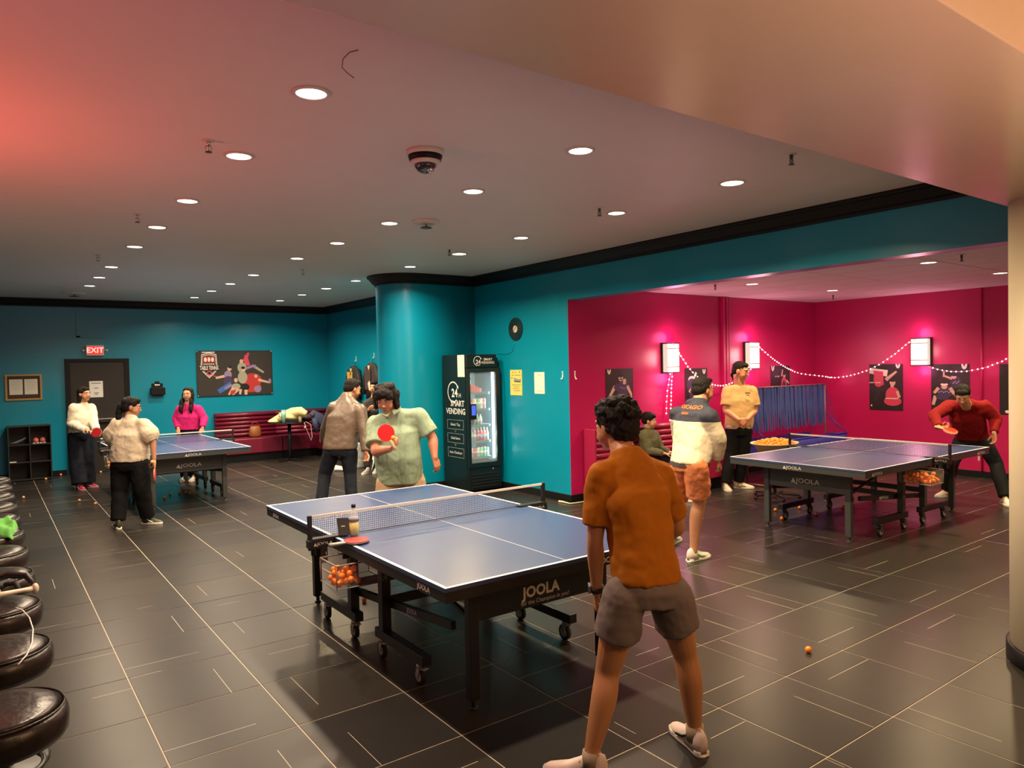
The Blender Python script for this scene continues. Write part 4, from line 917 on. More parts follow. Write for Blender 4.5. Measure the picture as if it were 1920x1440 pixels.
bench('long maroon bench with horizontal channel back along the teal back wall', 3.72, 6.14, YB-.016, .56, .47, .965, M_MAR, 2)
t = thing('upholstered_bench', 'short maroon bench return along the side wall behind the leather jacket man', 'bench', (5.87, 14.1, 0))
MB().box((5.60, 13.35, .16), (6.04, 14.76, .47)).build('seat', M_MAR, t, bevel=.02)
for j in range(6): MB().bar((6.06, 13.35, .50+j*.08+.03), (6.06, 14.76, .50+j*.08+.03), .08, .078).build('back_channel', M_MAR, t, bevel=.02)
MB().box((6.10, 13.33, .10), (6.15, 14.76, .975)).build('back_board', M_MAR, t); MB().box((5.65, 13.36, 0), (6.13, 14.76, .155)).build('plinth', M_BLACK, t)
bt = bench('magenta bench with channel back along the left wall of the magenta room', 6.42, 8.52, YM-.016, .62, .46, .95, M_MAG2, 2)
MB().box((6.38, YM-.24, .12), (6.415, YM-.02, .96)).build('end_panel', M_MAG2, bt, bevel=.006)

# cafe table with coat, tumbler, glass
tc = V(4.93, 14.37, 0)
t = thing('cafe_table', 'round black pedestal cafe table in front of the maroon bench', 'table', tc)
MB().lathe(tc, [(.003, .765), (.40, .765), (.405, .775), (.40, .785), (.003, .785)], n=40).build('tabletop', M_BLACK, t)
MB().cone(tc+V(0,0,.03), tc+V(0,0,.765), .035, .035, 0, 16).build('column', M_BLACKM, t)
for k in range(4):
    a = k*PI/2+.5; MB().bar(tc+V(0,0,.03), tc+V(.31*math.cos(a), .31*math.sin(a), .015), .05, .025, 0).build('foot', M_BLACKM, t)
cl = MB()
cp = [at(504, 795, 14.4), at(515, 788, 14.4), at(532, 781, 14.4), at(550, 775, 14.4), at(564, 771, 14.3), at(575, 776, 14.3)]
for p in cp: p.z = max(p.z, .80)
q = MB()
q.tube([cp[0]+V(0,0,-.0), cp[1], cp[2], cp[3], cp[4], cp[5]], [.03, .065, .10, .12, .09, .05], 0, 14)
q.ball(cp[3]+V(0,0,-.07), (.22, .13, .07), 0, 16, 10); q.ball(cp[1]+V(.02,0,-.02), (.16, .11, .04), 0, 16, 10)
coat = solo('folded_coat', q, mat('cream_yellow_cloth', (.72, .62, .30), .8, bump=.5, bscale=9), (cp[2].x, cp[2].y, .787), 'cream yellow coat heaped on the round cafe table', 'coat')
rm = coat.modifiers.new('r', 'REMESH'); rm.mode = 'VOXEL'; rm.voxel_size = .016; rm.use_smooth_shade = True
def tumbler(c):
    t = thing('tumbler', 'teal insulated tumbler with a side handle on the cafe table', 'tumbler', c)
    MB().lathe(c, [(.003, 0), (.030, 0), (.034, .10), (.046, .13), (.047, .24), (.003, .24)], n=24).build('body', mat('tumbler_teal', (.22, .48, .42), .35), t)
    MB().lathe(c, [(.003, .24), (.049, .24), (.047, .255), (.003, .258)], n=24).build('lid', mat('tumbler_lid', (.3, .5, .45), .3), t)
    MB().tube([c+V(-.04,0,.21), c+V(-.085,-.01,.205), c+V(-.09,-.01,.13), c+V(-.035,0,.11)], .009, 0, 8).build('handle', mat('tumbler_teal', (0,0,0)), t)
tumbler(V(4.72, 14.07, .786))
solo('drinking_glass', MB().lathe((5.03, 14.02, .786), [(.003, 0), (.028, 0), (.034, .12), (.032, .12), (.026, .008), (.003, .008)], n=20), mat('glass_clear', (.8, .7, .4), .05, alpha=.35), (5.03, 14.02, .786), 'small glass at the near edge of the cafe table', 'glass')
bg = onz(492, 816, .475)
t = thing('handbag', 'brown leather handbag sitting on the maroon bench', 'bag', (4.42, 14.95, .472))
MB().rings([[V(4.42+w1*math.cos(a)+.0, 14.95+d1*math.sin(a), z) for a in [2*PI*i/20 for i in range(20)]] for z, w1, d1 in ((.472, .10, .07), (.52, .125, .08), (.66, .115, .06), (.70, .08, .03))]).build('body', mat('bag_brown', (.22, .07, .015), .45, var=.3, vscale=14), t)
MB().tube([(4.35, 14.95, .69), (4.38, 14.94, .78), (4.46, 14.94, .78), (4.49, 14.95, .69)], .008, 0, 8).build('handle', mat('bag_brown', (0,0,0)), t)
c0 = V(5.28, 14.28, .785)
q = MB(); q.ball(c0+V(0,0,.07), (.16, .10, .075), 0, 16, 10).ball(c0+V(.10,-.06,.11), (.07, .05, .05), 0, 12, 8)
solo('dark_backpack', q, mat('bag_dark', (.03, .012, .015), .6, bump=.3, bscale=12), c0, 'dark soft bag at the right side of the cafe table', 'bag')
q = MB(); 
R = []
for k, (dx, dy, dz, wd) in enumerate(((0, 0, .12, .05), (.12, -.06, .16, .12), (.28, -.08, .05, .15), (.42, -.06, -.02, .08))):
    R.append([c0+V(dx+.02*math.sin(3*a), dy+wd*.4*math.cos(a), dz-.06+wd*math.sin(a)) for a in [2*PI*i/16 for i in range(16)]])
q.rings(R); q.tube([c0+V(.10, -.10, .05), c0+V(.12, -.11, -.10), c0+V(.16, -.10, -.24)], [.05, .06, .03], 0, 10)
solo('blue_jacket', q, mat('navy_cloth', (.03, .05, .12), .8, bump=.4, bscale=10), c0+V(.2, -.08, -.26), 'navy blue jacket draped off the right edge of the cafe table', 'jacket')
solo('charging_cable', MB().tube([c0+V(-.20,-.35,.0), c0+V(-.17,-.37,-.12), c0+V(-.10,-.36,-.30), c0+V(-.08,-.36,-.37), c0+V(-.05,-.36,-.30), c0+V(-.07,-.35,-.05), c0+V(-.16,-.30,.01)], .006, 0, 6).ball(c0+V(-.19,-.36,-.10), .022, 0, 10, 8), mat('cable_pale', (.5, .4, .38), .5), c0+V(-.2,-.35,-.37), 'pale cable looping down from the cafe table edge', 'cable')
# power cable at the teal corner
pts = [onz(x, y, .006) for x, y in ((1018,931), (1035,936), (1046,939), (1052,941))]
solo('black_cable', MB().tube(pts, .006, 0, 6), M_BLACKM, pts[0], 'black cord on the floor by the teal corner skirting', 'cable')
pts = [onz(x, y, .012) for x, y in ((1048,940), (1056,941), (1068,944), (1080,943), (1092,941), (1104,938), (1120,938))]
solo('extension_cord', MB().tube(pts, [.016, .012, .007, .007, .007, .007, .007], 0, 8), mat('cord_cream', (.7, .6, .38), .5), pts[0], 'cream extension cord running along the magenta wall skirting', 'cable')

# ------------------------------------------------------------------ magenta room: sconces, string lights, ball net, ball tub
M_SCON = mat('sconce_glow', (.35, .32, .25), .6, emit=(1, .88, .70), es=.95)
def sconce(c, n, label, e=13):
    n = Vector(n); s = n.cross(V(0,0,1)); c = Vector(c); t = thing('wall_sconce', label, 'wall lamp', c, group='box wall lamps')
    MB().obox(c+n*.012, s*.145, n*.012, V(0,0,.225)).build('back_plate', mat('sconce_frame', (.03, .015, .012), .4), t)
    MB().obox(c+n*.065, s*.125, n*.045, V(0,0,.205)).build('shade', M_SCON, t, bevel=.004)
    f = MB()
    for z in (-.215, .215): f.obox(c+n*.065+V(0,0,z), s*.135, n*.05, V(0,0,.006))
    for z in (-.13, .135): f.obox(c+n*.112+V(0,0,z), s*.127, n*.003, V(0,0,.004))
    f.build('frame', mat('sconce_frame', (0,0,0)), t)
    for z in (-.29, .29): light('sconce_lamp', 'POINT', n*.13+V(0,0,z), e*.5, (1, .18, .50), .10, parent=t)
    light('sconce_lamp', 'POINT', n*.24, e, (1, .62, .60), .12, parent=t)
sconce((8.075, YM, 1.88), (0,-1,0), 'glowing box wall lamp on the left magenta wall, behind the hooded man')
sconce((10.02, YM, 1.90), (0,-1,0), 'glowing box wall lamp on the left magenta wall, behind the tan shirt man')
sconce((XM, 5.345, 1.90), (-1,0,0), 'glowing box wall lamp on the far magenta wall, between two posters')
M_BULB = mat('fairy_bulb', (1, .9, .9), .5, emit=(1, .74, .78), es=2.6)
M_CORD = mat('fairy_cord', (.6, .3, .35), .5)
def smooth(pts, n):
    out = []; P = [pts[0]]+pts+[pts[-1]]
    for i in range(1, len(P)-2):
        for k in range(n):
            t = k/n; a, b, c, d = P[i-1], P[i], P[i+1], P[i+2]
            out.append(.5*((2*b)+(c-a)*t+(2*a-5*b+4*c-d)*t*t+(3*b-a-3*c+d)*t**3))
    return out+[P[-2]]
def strand(pts, label, wob=.003, step=.06):
    P = smooth([Vector(p) for p in pts], 16)
    t = thing('string_lights', label, 'string lights', P[0])
    MB().tube(P[::4]+[P[-1]], .0045, 0, 6).build('cord', M_CORD, t)
    q = MB(); acc_ = 0
    for a, b in zip(P, P[1:]):
        acc_ += (b-a).length
        if acc_ > step: q.ball(b+V(random.uniform(-wob, wob), random.uniform(-wob, wob), random.uniform(-wob, wob)), .012, 0, 6, 4); acc_ = 0
    q.build('bulbs', M_BULB, t, kind='stuff')
    ml = P[len(P)//2]-P[0]; 
    for f_ in (.25, .5, .75):
        c = P[int(len(P)*f_)]-P[0]; light('string_glow', 'POINT', c+V(-.05, -.08, 0), 1.3, (1, .30, .55), .15, parent=t)
def onY(px, py, y): v = ray(px, py); return CAMP+v*((y-CAMP.y)/v.y)
def onX(px, py, x): v = ray(px, py); return CAMP+v*((x-CAMP.x)/v.x)
ya = YM-.14
strand([onY(1262,643,ya), onY(1275,665,ya), onY(1292,690,ya), onY(1308,707,ya), onY(1330,719,ya), onY(1356,723,ya), onY(1385,712,ya), onY(1408,692,ya)], 'string of small lights sagging between the two left wall lamps')
strand([onY(1415,642,ya), onY(1440,665,ya), onY(1470,687,ya), onY(1500,700,ya), V(XM-.45, YM-.4, onY(1530,706,YM-.4).z), onX(1565,708,XM-.12), onX(1600,703,XM-.1), onX(1640,688,XM-.1), onX(1680,662,XM-.1), onX(1700,645,XM-.1), onX(1716,636,XM-.13)], 'long string of small lights swagged across the corner of the magenta room')
strand([onX(1740,687,XM-.12), onX(1765,694,XM-.08), onX(1800,697,XM-.08), onX(1840,691,XM-.08), onX(1870,681,XM-.08), onX(1897,668,XM-.08), onX(1930,650,XM-.08)], 'string of small lights running from the far wall lamp towards the pillar')
strand([onY(1260,698,ya), onY(1259,730,ya), onY(1258,760,ya), onY(1256,790,ya)], 'string of small lights hanging straight below the left wall lamp', .004, .05)
strand([onY(1268,660,ya), onY(1262,672,YM-.05), onY(1256,705,YM-.05), onY(1251,740,YM-.05), onY(1249,780,YM-.05)], 'fainter string of small lights dangling beside the one under the left wall lamp', .004, .07)
# ball catch net
t = thing('ball_catch_net', 'blue practice ball catching net with hanging fringe in the magenta corner', 'net', (10.0, 6.3, 0))
M_NBLUE = mat('net_blue', (.015, .025, .22), .65); M_FRINGE = mat('fringe_blue', (.03, .055, .24), .7, var=.25, vscale=6)
ny = 6.45; nx0, nx1 = 8.95, 11.03; zt = 1.41
fr = MB()
for x in (nx0, nx1): fr.tube([(x, ny, .0), (x, ny, zt)], .014, 0, 10)
fr.tube([(nx0, ny, zt), (nx1, ny, zt)], .014, 0, 10); fr.tube([(nx0, ny-.35, .02), (nx0, ny+.30, .02)], .016, 0, 8); fr.tube([(nx1, ny-.35, .02), (nx1, ny+.30, .02)], .016, 0, 8)
fr.build('frame', mat('net_frame', (.14, .05, .07), .4), t)
rnd = random.Random(4)
for k in range(110):
    x = nx0+.02+(nx1-nx0-.08)*k/109; z1 = .74+.06*rnd.random(); wv = rnd.uniform(-.02, .02); w2 = .014+.008*rnd.random(); y0_ = ny-.02+.02*rnd.random()
    q = MB().add([(x-w2, y0_, zt), (x+w2, y0_+.006, zt), (x+w2+wv*.4, y0_+.01, (zt+z1)/2), (x+w2*.5+wv, y0_-.012, z1), (x-w2*.6+wv, y0_-.016, z1), (x-w2+wv*.4, y0_, (zt+z1)/2),
                  (x-w2, y0_+.003, zt), (x+w2, y0_+.009, zt), (x+w2+wv*.4, y0_+.013, (zt+z1)/2), (x+w2*.5+wv, y0_-.009, z1), (x-w2*.6+wv, y0_-.013, z1), (x-w2+wv*.4, y0_+.003, (zt+z1)/2)],
                 [(0,5,4,3,2,1), (6,7,8,9,10,11), (0,1,7,6), (1,2,8,7), (2,3,9,8), (3,4,10,9), (4,5,11,10), (5,0,6,11)])
    q.build('fringe_strip', M_FRINGE, t)
q = MB()    # fine net behind, sides and trough
def netpatch(a, b, c, d, nu, nv, wd=.0016):
    a, b, c, d = map(Vector, (a, b, c, d)); n = (b-a).cross(d-a).normalized()
    for i in range(nu+1):
        p = a.lerp(b, i/nu); r = d.lerp(c, i/nu); s = (r-p).cross(n).normalized()*wd; q.add([p-s, p+s, r+s, r-s], [(0,1,2,3)])
    for j in range(nv+1):
        p = a.lerp(d, j/nv); r = b.lerp(c, j/nv); s = (r-p).cross(n).normalized()*wd; q.add([p-s, p+s, r+s, r-s], [(0,1,2,3)])
netpatch((nx0, ny+.02, zt), (nx1, ny+.02, zt), (nx1, ny+.25, .62), (nx0, ny+.25, .62), 80, 30)
for x in (nx0, nx1): netpatch((x, ny, zt), (x, ny+.02, zt), (x, ny+.30, .60), (x, ny-.30, .55), 16, 26)
q.build('netting', M_NBLUE, t, kind='stuff')
q = MB(); N = 40; R = []
for i in range(N+1):
    x = nx0+(nx1-nx0)*i/N; s_ = .05*math.sin(PI*i/N); R.append([V(x, ny-.36, .64), V(x, ny-.33, .42-s_), V(x, ny-.05, .30-s_), V(x, ny+.22, .40-s_), V(x, ny+.27, .62), V(x, ny+.275, .62), V(x, ny+.23, .39-s_), V(x, ny-.05, .29-s_), V(x, ny-.34, .41-s_), V(x, ny-.37, .64)])
q.rings(R, 0, True); q.build('trough', mat('trough_blue', (.012, .022, .30), .5), t)
fr = MB().tube([(nx0, ny-.365, .64), (nx1, ny-.365, .64)], .012, 0, 8)
for x in (nx0, nx1): fr.tube([(x, ny, .95), (x, ny-.365, .64)], .008, 0, 6).tube([(x, ny, .60), (x, ny-.365, .64)], .010, 0, 6)
fr.build('trough_rail', mat('trough_blue', (0,0,0)), t)
# tub of balls on a stand
tb = V(8.36, 5.60, 0)
t = thing('ball_tub', 'wide cream tub full of orange balls on a black stand behind the table', 'tub', tb)
MB().rings([[tb+V(a_*math.cos(q_), b_*math.sin(q_), z) for q_ in [2*PI*i/36 for i in range(36)]] for z, a_, b_ in ((.60, .24, .20), (.715, .31, .25), (.725, .35, .28), (.735, .35, .28), (.728, .31, .25), (.61, .23, .19))]).build('tub', mat('tub_cream', (.70, .50, .30), .45), t)
st_ = MB().cone(tb+V(0,0,.05), tb+V(0,0,.60), .02, .02, 0, 10)
for k in range(5): a = 2*PI*k/5+.3; st_.bar(tb+V(0,0,.06), tb+V(.30*math.cos(a), .30*math.sin(a), .045), .03, .02); st_.ball(tb+V(.30*math.cos(a), .30*math.sin(a), .024), .024, 0, 10, 6)
st_.build('stand', M_BLACKM, t)
rnd = random.Random(9); pts = []
for k in range(6000):
    x, y = rnd.uniform(-.28, .28), rnd.uniform(-.22, .22)
    if (x/.28)**2+(y/.22)**2 > 1: continue
    z = .725+.045*(1-(x/.28)**2-(y/.22)**2)+rnd.uniform(-.006, .012)
    if all((x-a)**2+(y-b)**2+(z-c)**2 > .0385**2 for a, b, c in pts): pts.append((x, y, z))
    if len(pts) > 120: break
for p in pts: ball(tb+V(*p), 'orange ball heaped in the cream tub behind the table', group='orange balls in the cream tub')

# ------------------------------------------------------------------ people
UP = V(0, 0, 1)
def remesh(o, vox, smooth=3, fold=0, fscale=.12, seed=0):
    r = o.modifiers.new('remesh', 'REMESH'); r.mode = 'VOXEL'; r.voxel_size = vox; r.use_smooth_shade = True
    if smooth: m = o.modifiers.new('smooth', 'SMOOTH'); m.factor = .5; m.iterations = smooth
    if fold:
        k = 'fold%.3f' % fscale
        tx = bpy.data.textures.get(k) or bpy.data.textures.new(k, 'CLOUDS'); tx.noise_scale = fscale; tx.noise_depth = 2
        d = o.modifiers.new('folds', 'DISPLACE'); d.texture = tx; d.strength = fold; d.mid_level = .5; d.texture_coords = 'LOCAL'
def head_frame(F, up=UP):
    F = F.normalized(); R = F.cross(up).normalized(); U = R.cross(F).normalized()
    return Matrix((R, F, U)).transposed()      # columns: right, forward, up
def hand(mb, w, d, n, side, curl=.4, sc=1.0, spread=.0):
    d = d.normalized(); n = (n-d*n.dot(d)).normalized(); s = d.cross(n)*side
    for k in range(4):
        o = (-.030+.0205*k)*sc
        b0 = w+d*.012*sc+s*o*.65; b1 = w+d*(.088-.004*abs(k-1.3))*sc+s*o
        mb.cone(b0, b1, .0145*sc, .0115*sc, 0, 10, round_=True)
        L = (.062, .078, .082, .074)[k]*sc; p = b1; dirv = (d+s*spread*(k-1.5)).normalized(); nn = n
        for j, f in enumerate((.45, .32, .23)):
            a = curl*(.9 if j == 0 else 1.1); ax = dirv.cross(nn).normalized(); rm = Matrix.Rotation(a, 3, ax)
            dirv = rm@dirv; nn = rm@nn; q = p+dirv*L*f
            mb.cone(p, q, (.0088-.0008*j)*sc, (.0080-.0008*j)*sc, 0, 8, round_=True); p = q
    mb.ball(w+d*.05*sc, (.036*sc, .040*sc, .013*sc), 0, 12, 8, Matrix((s, d, n)).transposed())
    t0 = w+d*.022*sc+s*.022*sc; t1 = t0+(d*.55+s*.75+n*.35).normalized()*.040*sc; t2 = t1+(d*.85+s*.25+n*(.3+curl*.5)).normalized()*.030*sc; t3 = t2+(d*.9-s*.1+n*(.3+curl)).normalized()*.024*sc
    mb.cone(t0, t1, .014*sc, .0105*sc, 0, 8, round_=True).cone(t1, t2, .0105*sc, .0095*sc, 0, 8, round_=True).cone(t2, t3, .0095*sc, .008*sc, 0, 8, round_=True)
def sring(c, lat, fwd, e=2.4, n=26):
    P = []
    for i in range(n):
        a = 2*PI*i/n; x, y = math.cos(a), math.sin(a); r = (abs(x)**e+abs(y)**e)**(-1/e); P.append(c+lat*(x*r)+fwd*(y*r))
    return P
def limb(b, pts, rad, n=18, k=6):
    P = [Vector(p) for p in pts]; Q = smooth(P, k); Rr = smooth([V(r, 0, 0) for r in rad], k)
    b.tube(Q, [q.x for q in Rr], 0, n); b.ball(P[0], rad[0], 0, n, 10); b.ball(P[-1], rad[-1], 0, n, 10)
class Person: pass
def person(label, J, F, skin_m, hs=1.0, vox=.007, hl=None, hr=None, arm=1.0, leg=1.0, slim=1.0, female=False, brow=(.01,.008,.006), head_up=UP, group=None, face=True):
    P = Person(); P.J = J
    base = (J['anl']+J['anr'])/2; base.z = 0
    t = thing('person', label, 'person', base); P.t = t
    b = MB(); HF = head_frame(F, head_up); P.HF = HF; H = J['head']; P.H = H; P.hs = hs
    def hp(x, y, z): return H+HF@V(x*hs, y*hs, z*hs)
    P.hp = hp
    def e(x, y, z, rx, ry, rz): b.ball(hp(x, y, z), (rx*hs, ry*hs, rz*hs), 0, 16, 10, HF)
    e(0, -.012, .030, .076, .094, .083); e(0, .022, -.012, .066, .076, .082); e(0, .038, -.065, .048, .048, .042); e(0, .062, -.092, .024, .022, .018)
    e(-.040, .045, -.040, .026, .035, .035); e(.040, .045, -.040, .026, .035, .035); e(0, .074, .030, .056, .018, .014)
    e(0, .090, -.008, .0085, .014, .028); e(0, .104, -.028, .0115, .013, .010); e(-.013, .094, -.032, .008, .009, .007); e(.013, .094, -.032, .008, .009, .007)
    e(0, .083, -.055, .026, .012, .007); e(0, .082, -.066, .022, .012, .008); e(-.078, -.005, -.008, .010, .020, .032); e(.078, -.005, -.008, .010, .020, .032)
    b.cone(J['neck']-UP*.03, hp(0, -.022, -.06), .064*hs*slim, .058*hs*slim, 0, 16, round_=True)
    lat = (J['shr']-J['shl']).normalized(); P.lat = lat
    P.fwd = UP.cross(lat).normalized()
    b.cone(J['shl'], J['shr'], .052*slim, .052*slim, 0, 12, round_=True); b.cone(J['chest'], J['neck'], .075*slim, .056*slim, 0, 14, round_=True)
    b.cone(J['pel'], J['chest'], .080*slim, .080*slim, 0, 16, round_=True); b.cone(J['hil'], J['hir'], .066*slim, .066*slim, 0, 14, round_=True)
    for s, hh in (('l', hl), ('r', hr)):
        a, el, w_ = J['sh'+s], J['el'+s], J['wr'+s]
        limb(b, [a, a.lerp(el, .5), el, el.lerp(w_, .3), el.lerp(w_, .7), w_], [.050*arm, .047*arm, .039*arm, .041*arm, .032*arm, .026*arm], 14)
        d = hh[0] if hh and hh[0] is not None else (w_-el); n = hh[1] if hh else P.fwd*-1
        hand(b, w_+d.normalized()*.004, d, n, (1 if s == 'l' else -1)*(hh[3] if hh and len(hh) > 3 else 1), hh[2] if hh else .3, (.95 if not female else .86)*hs)
        h_, k_, an = J['hi'+s], J['kn'+s], J['an'+s]
        back = (k_-an).cross(lat).normalized(); back = -back if back.dot(P.fwd) > 0 else back
        limb(b, [h_, h_.lerp(k_, .35), h_.lerp(k_, .75), k_, k_.lerp(an, .28)+back*.012, k_.lerp(an, .62)+back*.006, k_.lerp(an, .88), an], [.066*leg, .079*leg, .066*leg, .057*leg, .0585*leg, .047*leg, .036*leg, .034*leg])
        td = J.get('t'+s) or P.fwd; b.cone(an, an-UP*.045+td*.06, .032, .020, 0, 10, round_=True)
    body = b.build('body', skin_m, t); remesh(body, vox, 2)
    P.body = body
    if face:
        for s in (-1, 1):
            MB().ball(hp(s*.030, .078, .008), (.0135*hs, .009*hs, .0095*hs), 0, 12, 8, HF).ball(hp(s*.030, .0855, .008), (.0062*hs, .003*hs, .0062*hs), 1, 10, 6, HF).build('eye', [mat('eye_white', (.55, .5, .47), .3), mat('iris', (.015, .008, .005), .2)], t)
            MB().tube([hp(s*.014, .094, .028), hp(s*.030, .092, .033), hp(s*.048, .080, .028)], [.0035*hs, .0045*hs, .0025*hs], 0, 6).build('eyebrow', mat('brow', brow, .8), t)
        MB().tube([hp(-.024, .086, -.060), hp(-.010, .0945, -.058), hp(.010, .0945, -.058), hp(.024, .086, -.060)], [.003*hs, .0065*hs, .0065*hs, .003*hs], 0, 8).build('lips', mat('lips', (.22, .07, .05), .5), t)
    return P
def hair(P, blobs, col, vox=.007, fold=.012, fs=.03, rough=.72, extra=None, bump=.6, smooth=2):
    b = MB()
    for q in blobs:
        x, y, z, rx, ry, rz = q; k_ = P.hs if P.hs > 1.03 else 1; b.ball(P.hp(x, y, z), (rx*k_, ry*k_, rz*k_), 0, 16, 10, P.HF)
    if extra: extra(b)
    o = b.build('hair', mat('hair_%.3f_%.3f' % (col[0], col[2]), tuple(c*.6 for c in col), rough, spec=.25, bump=bump, bscale=90, stretch=(1, 1, .25)), P.t); remesh(o, vox, smooth, fold, fs); return o
def top(P, m, vox=.009, w=(.175, .165, .185, .20), d=(.115, .11, .125, .09), hem=None, sleeve='short', sr=.075, fold=.016, fs=.10, name='shirt', neck_r=.075, cuff=None, hempoint=None, belly=0, smooth=6, collar=False):
    J = P.J; lat_u = P.lat; lat_l = (J['hir']-J['hil']).normalized(); b = MB()
    hemc = hempoint if hempoint is not None else J['pel']-UP*.10
    ch = J['chest']; waist = J['pel'].lerp(ch, .42); nk = J['neck']
    def ring(c, lat, dr, wd, dp, e=2.5, off=0):
        f = dr.cross(lat).normalized(); l2 = f.cross(dr).normalized(); return sring(c+f*off, l2*wd, f*dp, e)
    sp = (ch-J['pel']).normalized(); top_d = (nk-ch).normalized()
    sc = (J['shl']+J['shr'])/2
    R = [ring(hemc, lat_l, UP, w[0], d[0]), ring(J['pel'], lat_l, UP.lerp(sp, .5).normalized(), w[0]*.99, d[0], off=belly*.5), ring(waist, lat_l.lerp(lat_u, .5).normalized(), sp, w[1], d[1], off=belly), ring(ch, lat_u, sp, w[2], d[2], off=belly*.3),
         ring(sc-top_d*.03, lat_u, top_d, w[3]*.92, d[3]), ring(sc.lerp(nk, .45)+UP*.01, lat_u, top_d, (w[3]+neck_r)*.52, (d[3]+neck_r)*.50, 2), ring(nk+top_d*.012, lat_u, top_d, neck_r, neck_r*.95, 2)]
    b.rings(R)
    for s in ('l', 'r'):
        a, el, w_ = J['sh'+s], J['el'+s], J['wr'+s]
        b.ball(a, (sr*.92,)*3, 0, 14, 10); b.cone(nk-top_d*.035, a, neck_r*.80, sr*.86, 0, 16, round_=True); b.cone(ch.lerp(sc, .4)+lat_u*((a-sc).dot(lat_u)*.55), a-UP*.03, d[3]*.95, sr*.90, 0, 16, round_=True)
        if sleeve == 'short': q = a.lerp(el, .78); b.cone(a, q, sr*.94, sr*1.02, 0, 18)
        elif sleeve == 'puff': q = a.lerp(el, .6); b.cone(a, q, sr*1.05, sr*1.35, 0, 18, round_=True); b.cone(q, el.lerp(w_, .12), sr*1.3, sr*.75, 0, 18)
        else:
            q = el.lerp(w_, .96 if sleeve == 'long' else .55); b.cone(a, el, sr, sr*.82, 0, 18, round_=True); b.cone(el, q, sr*.82, (cuff or sr*.55), 0, 18)
    if collar: b.cone(nk-top_d*.01, nk+top_d*.035+P.fwd*.012, neck_r*1.02, neck_r*.92, 0, 18)
    o = b.build(name, m, P.t); remesh(o, vox, smooth, fold, fs); return o
def bottom(P, m, vox=.009, w=.17, d=.115, to='ankle', r=(.098, .075, .06), fold=.014, fs=.12, name='trousers', waist_up=.09, frac=.75):
    J = P.J; b = MB(); lat = (J['hir']-J['hil']).normalized(); f = UP.cross(lat).normalized(); c = J['pel']
    sp = (J['chest']-c).normalized()
    b.rings([sring(c-UP*.10, lat*w*.90, f*d*.9), sring(c-UP*.03, lat*w, f*d), sring(c+sp*waist_up, lat*w*.92, f*d*.92)])
    for s in ('l', 'r'):
        h, k, a = J['hi'+s], J['kn'+s], J['an'+s]
        if to == 'ankle': b.cone(h, k, r[0], r[1], 0, 18, round_=True); b.cone(k, a-(a-k).normalized()*.01, r[1], r[2], 0, 18)
        else: q = h.lerp(k, frac); b.ball(h, (r[0]*.97,)*3, 0, 16, 10); b.cone(h, q, r[0], r[1], 0, 20)
    o = b.build(name, m, P.t); remesh(o, vox, 3, fold, fs); return o
def shoe(P, s, td, mu, ms, L=.285, W=.10, sock=None, accent=None, h=None):
    an = P.J['an'+s]; td = Vector(td); td.z = 0; td.normalize(); sd = td.cross(UP); c = V(an.x, an.y, 0)-td*.075
    if h: c.z = h
    def outline(z, k=1.0, grow=0):
        pts = []
        for u, wl, wr in ((0, .0, .0), (.02, .55, .55), (.10, .66, .66), (.35, .66, .62), (.62, .92, .80), (.82, .90, .82), (.95, .55, .6), (1.0, .12, .15)):
            pts.append((u, wl, wr))
        A = [c+td*(u*L)+sd*(wl*W/2*k+grow*(0 if u in (0, 1) else 1))+UP*z for u, wl, wr in pts]; B_ = [c+td*(u*L)-sd*(wr*W/2*k+grow*(0 if u in (0, 1) else 1))+UP*z for u, wl, wr in reversed(pts)]
        return A+B_
    R = [outline(.018, .98), outline(.045, .98)]
    def shape(z, hmax): return z
    up = MB(); rr = []
    prof = [(0.0, .22, .085), (.04, .56, .115), (.14, .70, .122), (.30, .70, .116), (.42, .70, .092), (.58, .80, .070), (.75, .86, .056), (.90, .68, .046), (.99, .25, .032)]
    for u, wd, ht in prof:
        cc = c+td*(u*L); ring = []
        for i in range(14):
            a = 2*PI*i/14; x = math.cos(a); z = math.sin(a)
            ring.append(cc+sd*(x*wd*W/2*(1 if z < .2 else 1-.12*z))+UP*(.016 if z < 0 else .016+(ht-.016)*z**.8))
        rr.append(ring)
    up.rings(rr); o = up.build('shoe', mu, P.t)
    MB().rings([outline(.001), outline(.003, 1.03), outline(.022, 1.03), outline(.026, .97)], 0, True).build('sole', ms, o)
    if accent: MB().tube([c+td*L*.30+sd*(W*.33)+UP*.07, c+td*L*.45+sd*(W*.40)+UP*.045, c+td*L*.62+sd*(W*.44)+UP*.035], .006, 0, 6).tube([c+td*L*.30-sd*(W*.33)+UP*.07, c+td*L*.45-sd*(W*.40)+UP*.045, c+td*L*.62-sd*(W*.44)+UP*.035], .006, 0, 6).build('shoe_stripe', accent, o)
    for k in range(4):
        u = .34+.075*k; MB().tube([c+td*(u*L)-sd*.022+UP*(.092-.012*k), c+td*(u*L)+UP*(.100-.012*k), c+td*(u*L)+sd*.022+UP*(.092-.012*k)], .0028, 0, 5).build('lace', M_WHITE, o)
    if sock: MB().cone(V(an.x, an.y, .05), an+(P.J['kn'+s]-an).normalized()*.035, .044, .041, 0, 16).build('sock', sock, P.t)
S_BR = skin('brown', (.46, .205, .09)); S_TAN = skin('tan', (.50, .24, .13)); S_MED = skin('medium', (.42, .20, .105)); S_LT = skin('light', (.58, .32, .20)); S_ROSE = skin('rosy', (.47, .19, .11))
DK = (.010, .007, .006)
W_SHOE = mat('shoe_white', (.68, .62, .56), .5); W_SOLE = mat('sole_white', (.75, .70, .62), .5)
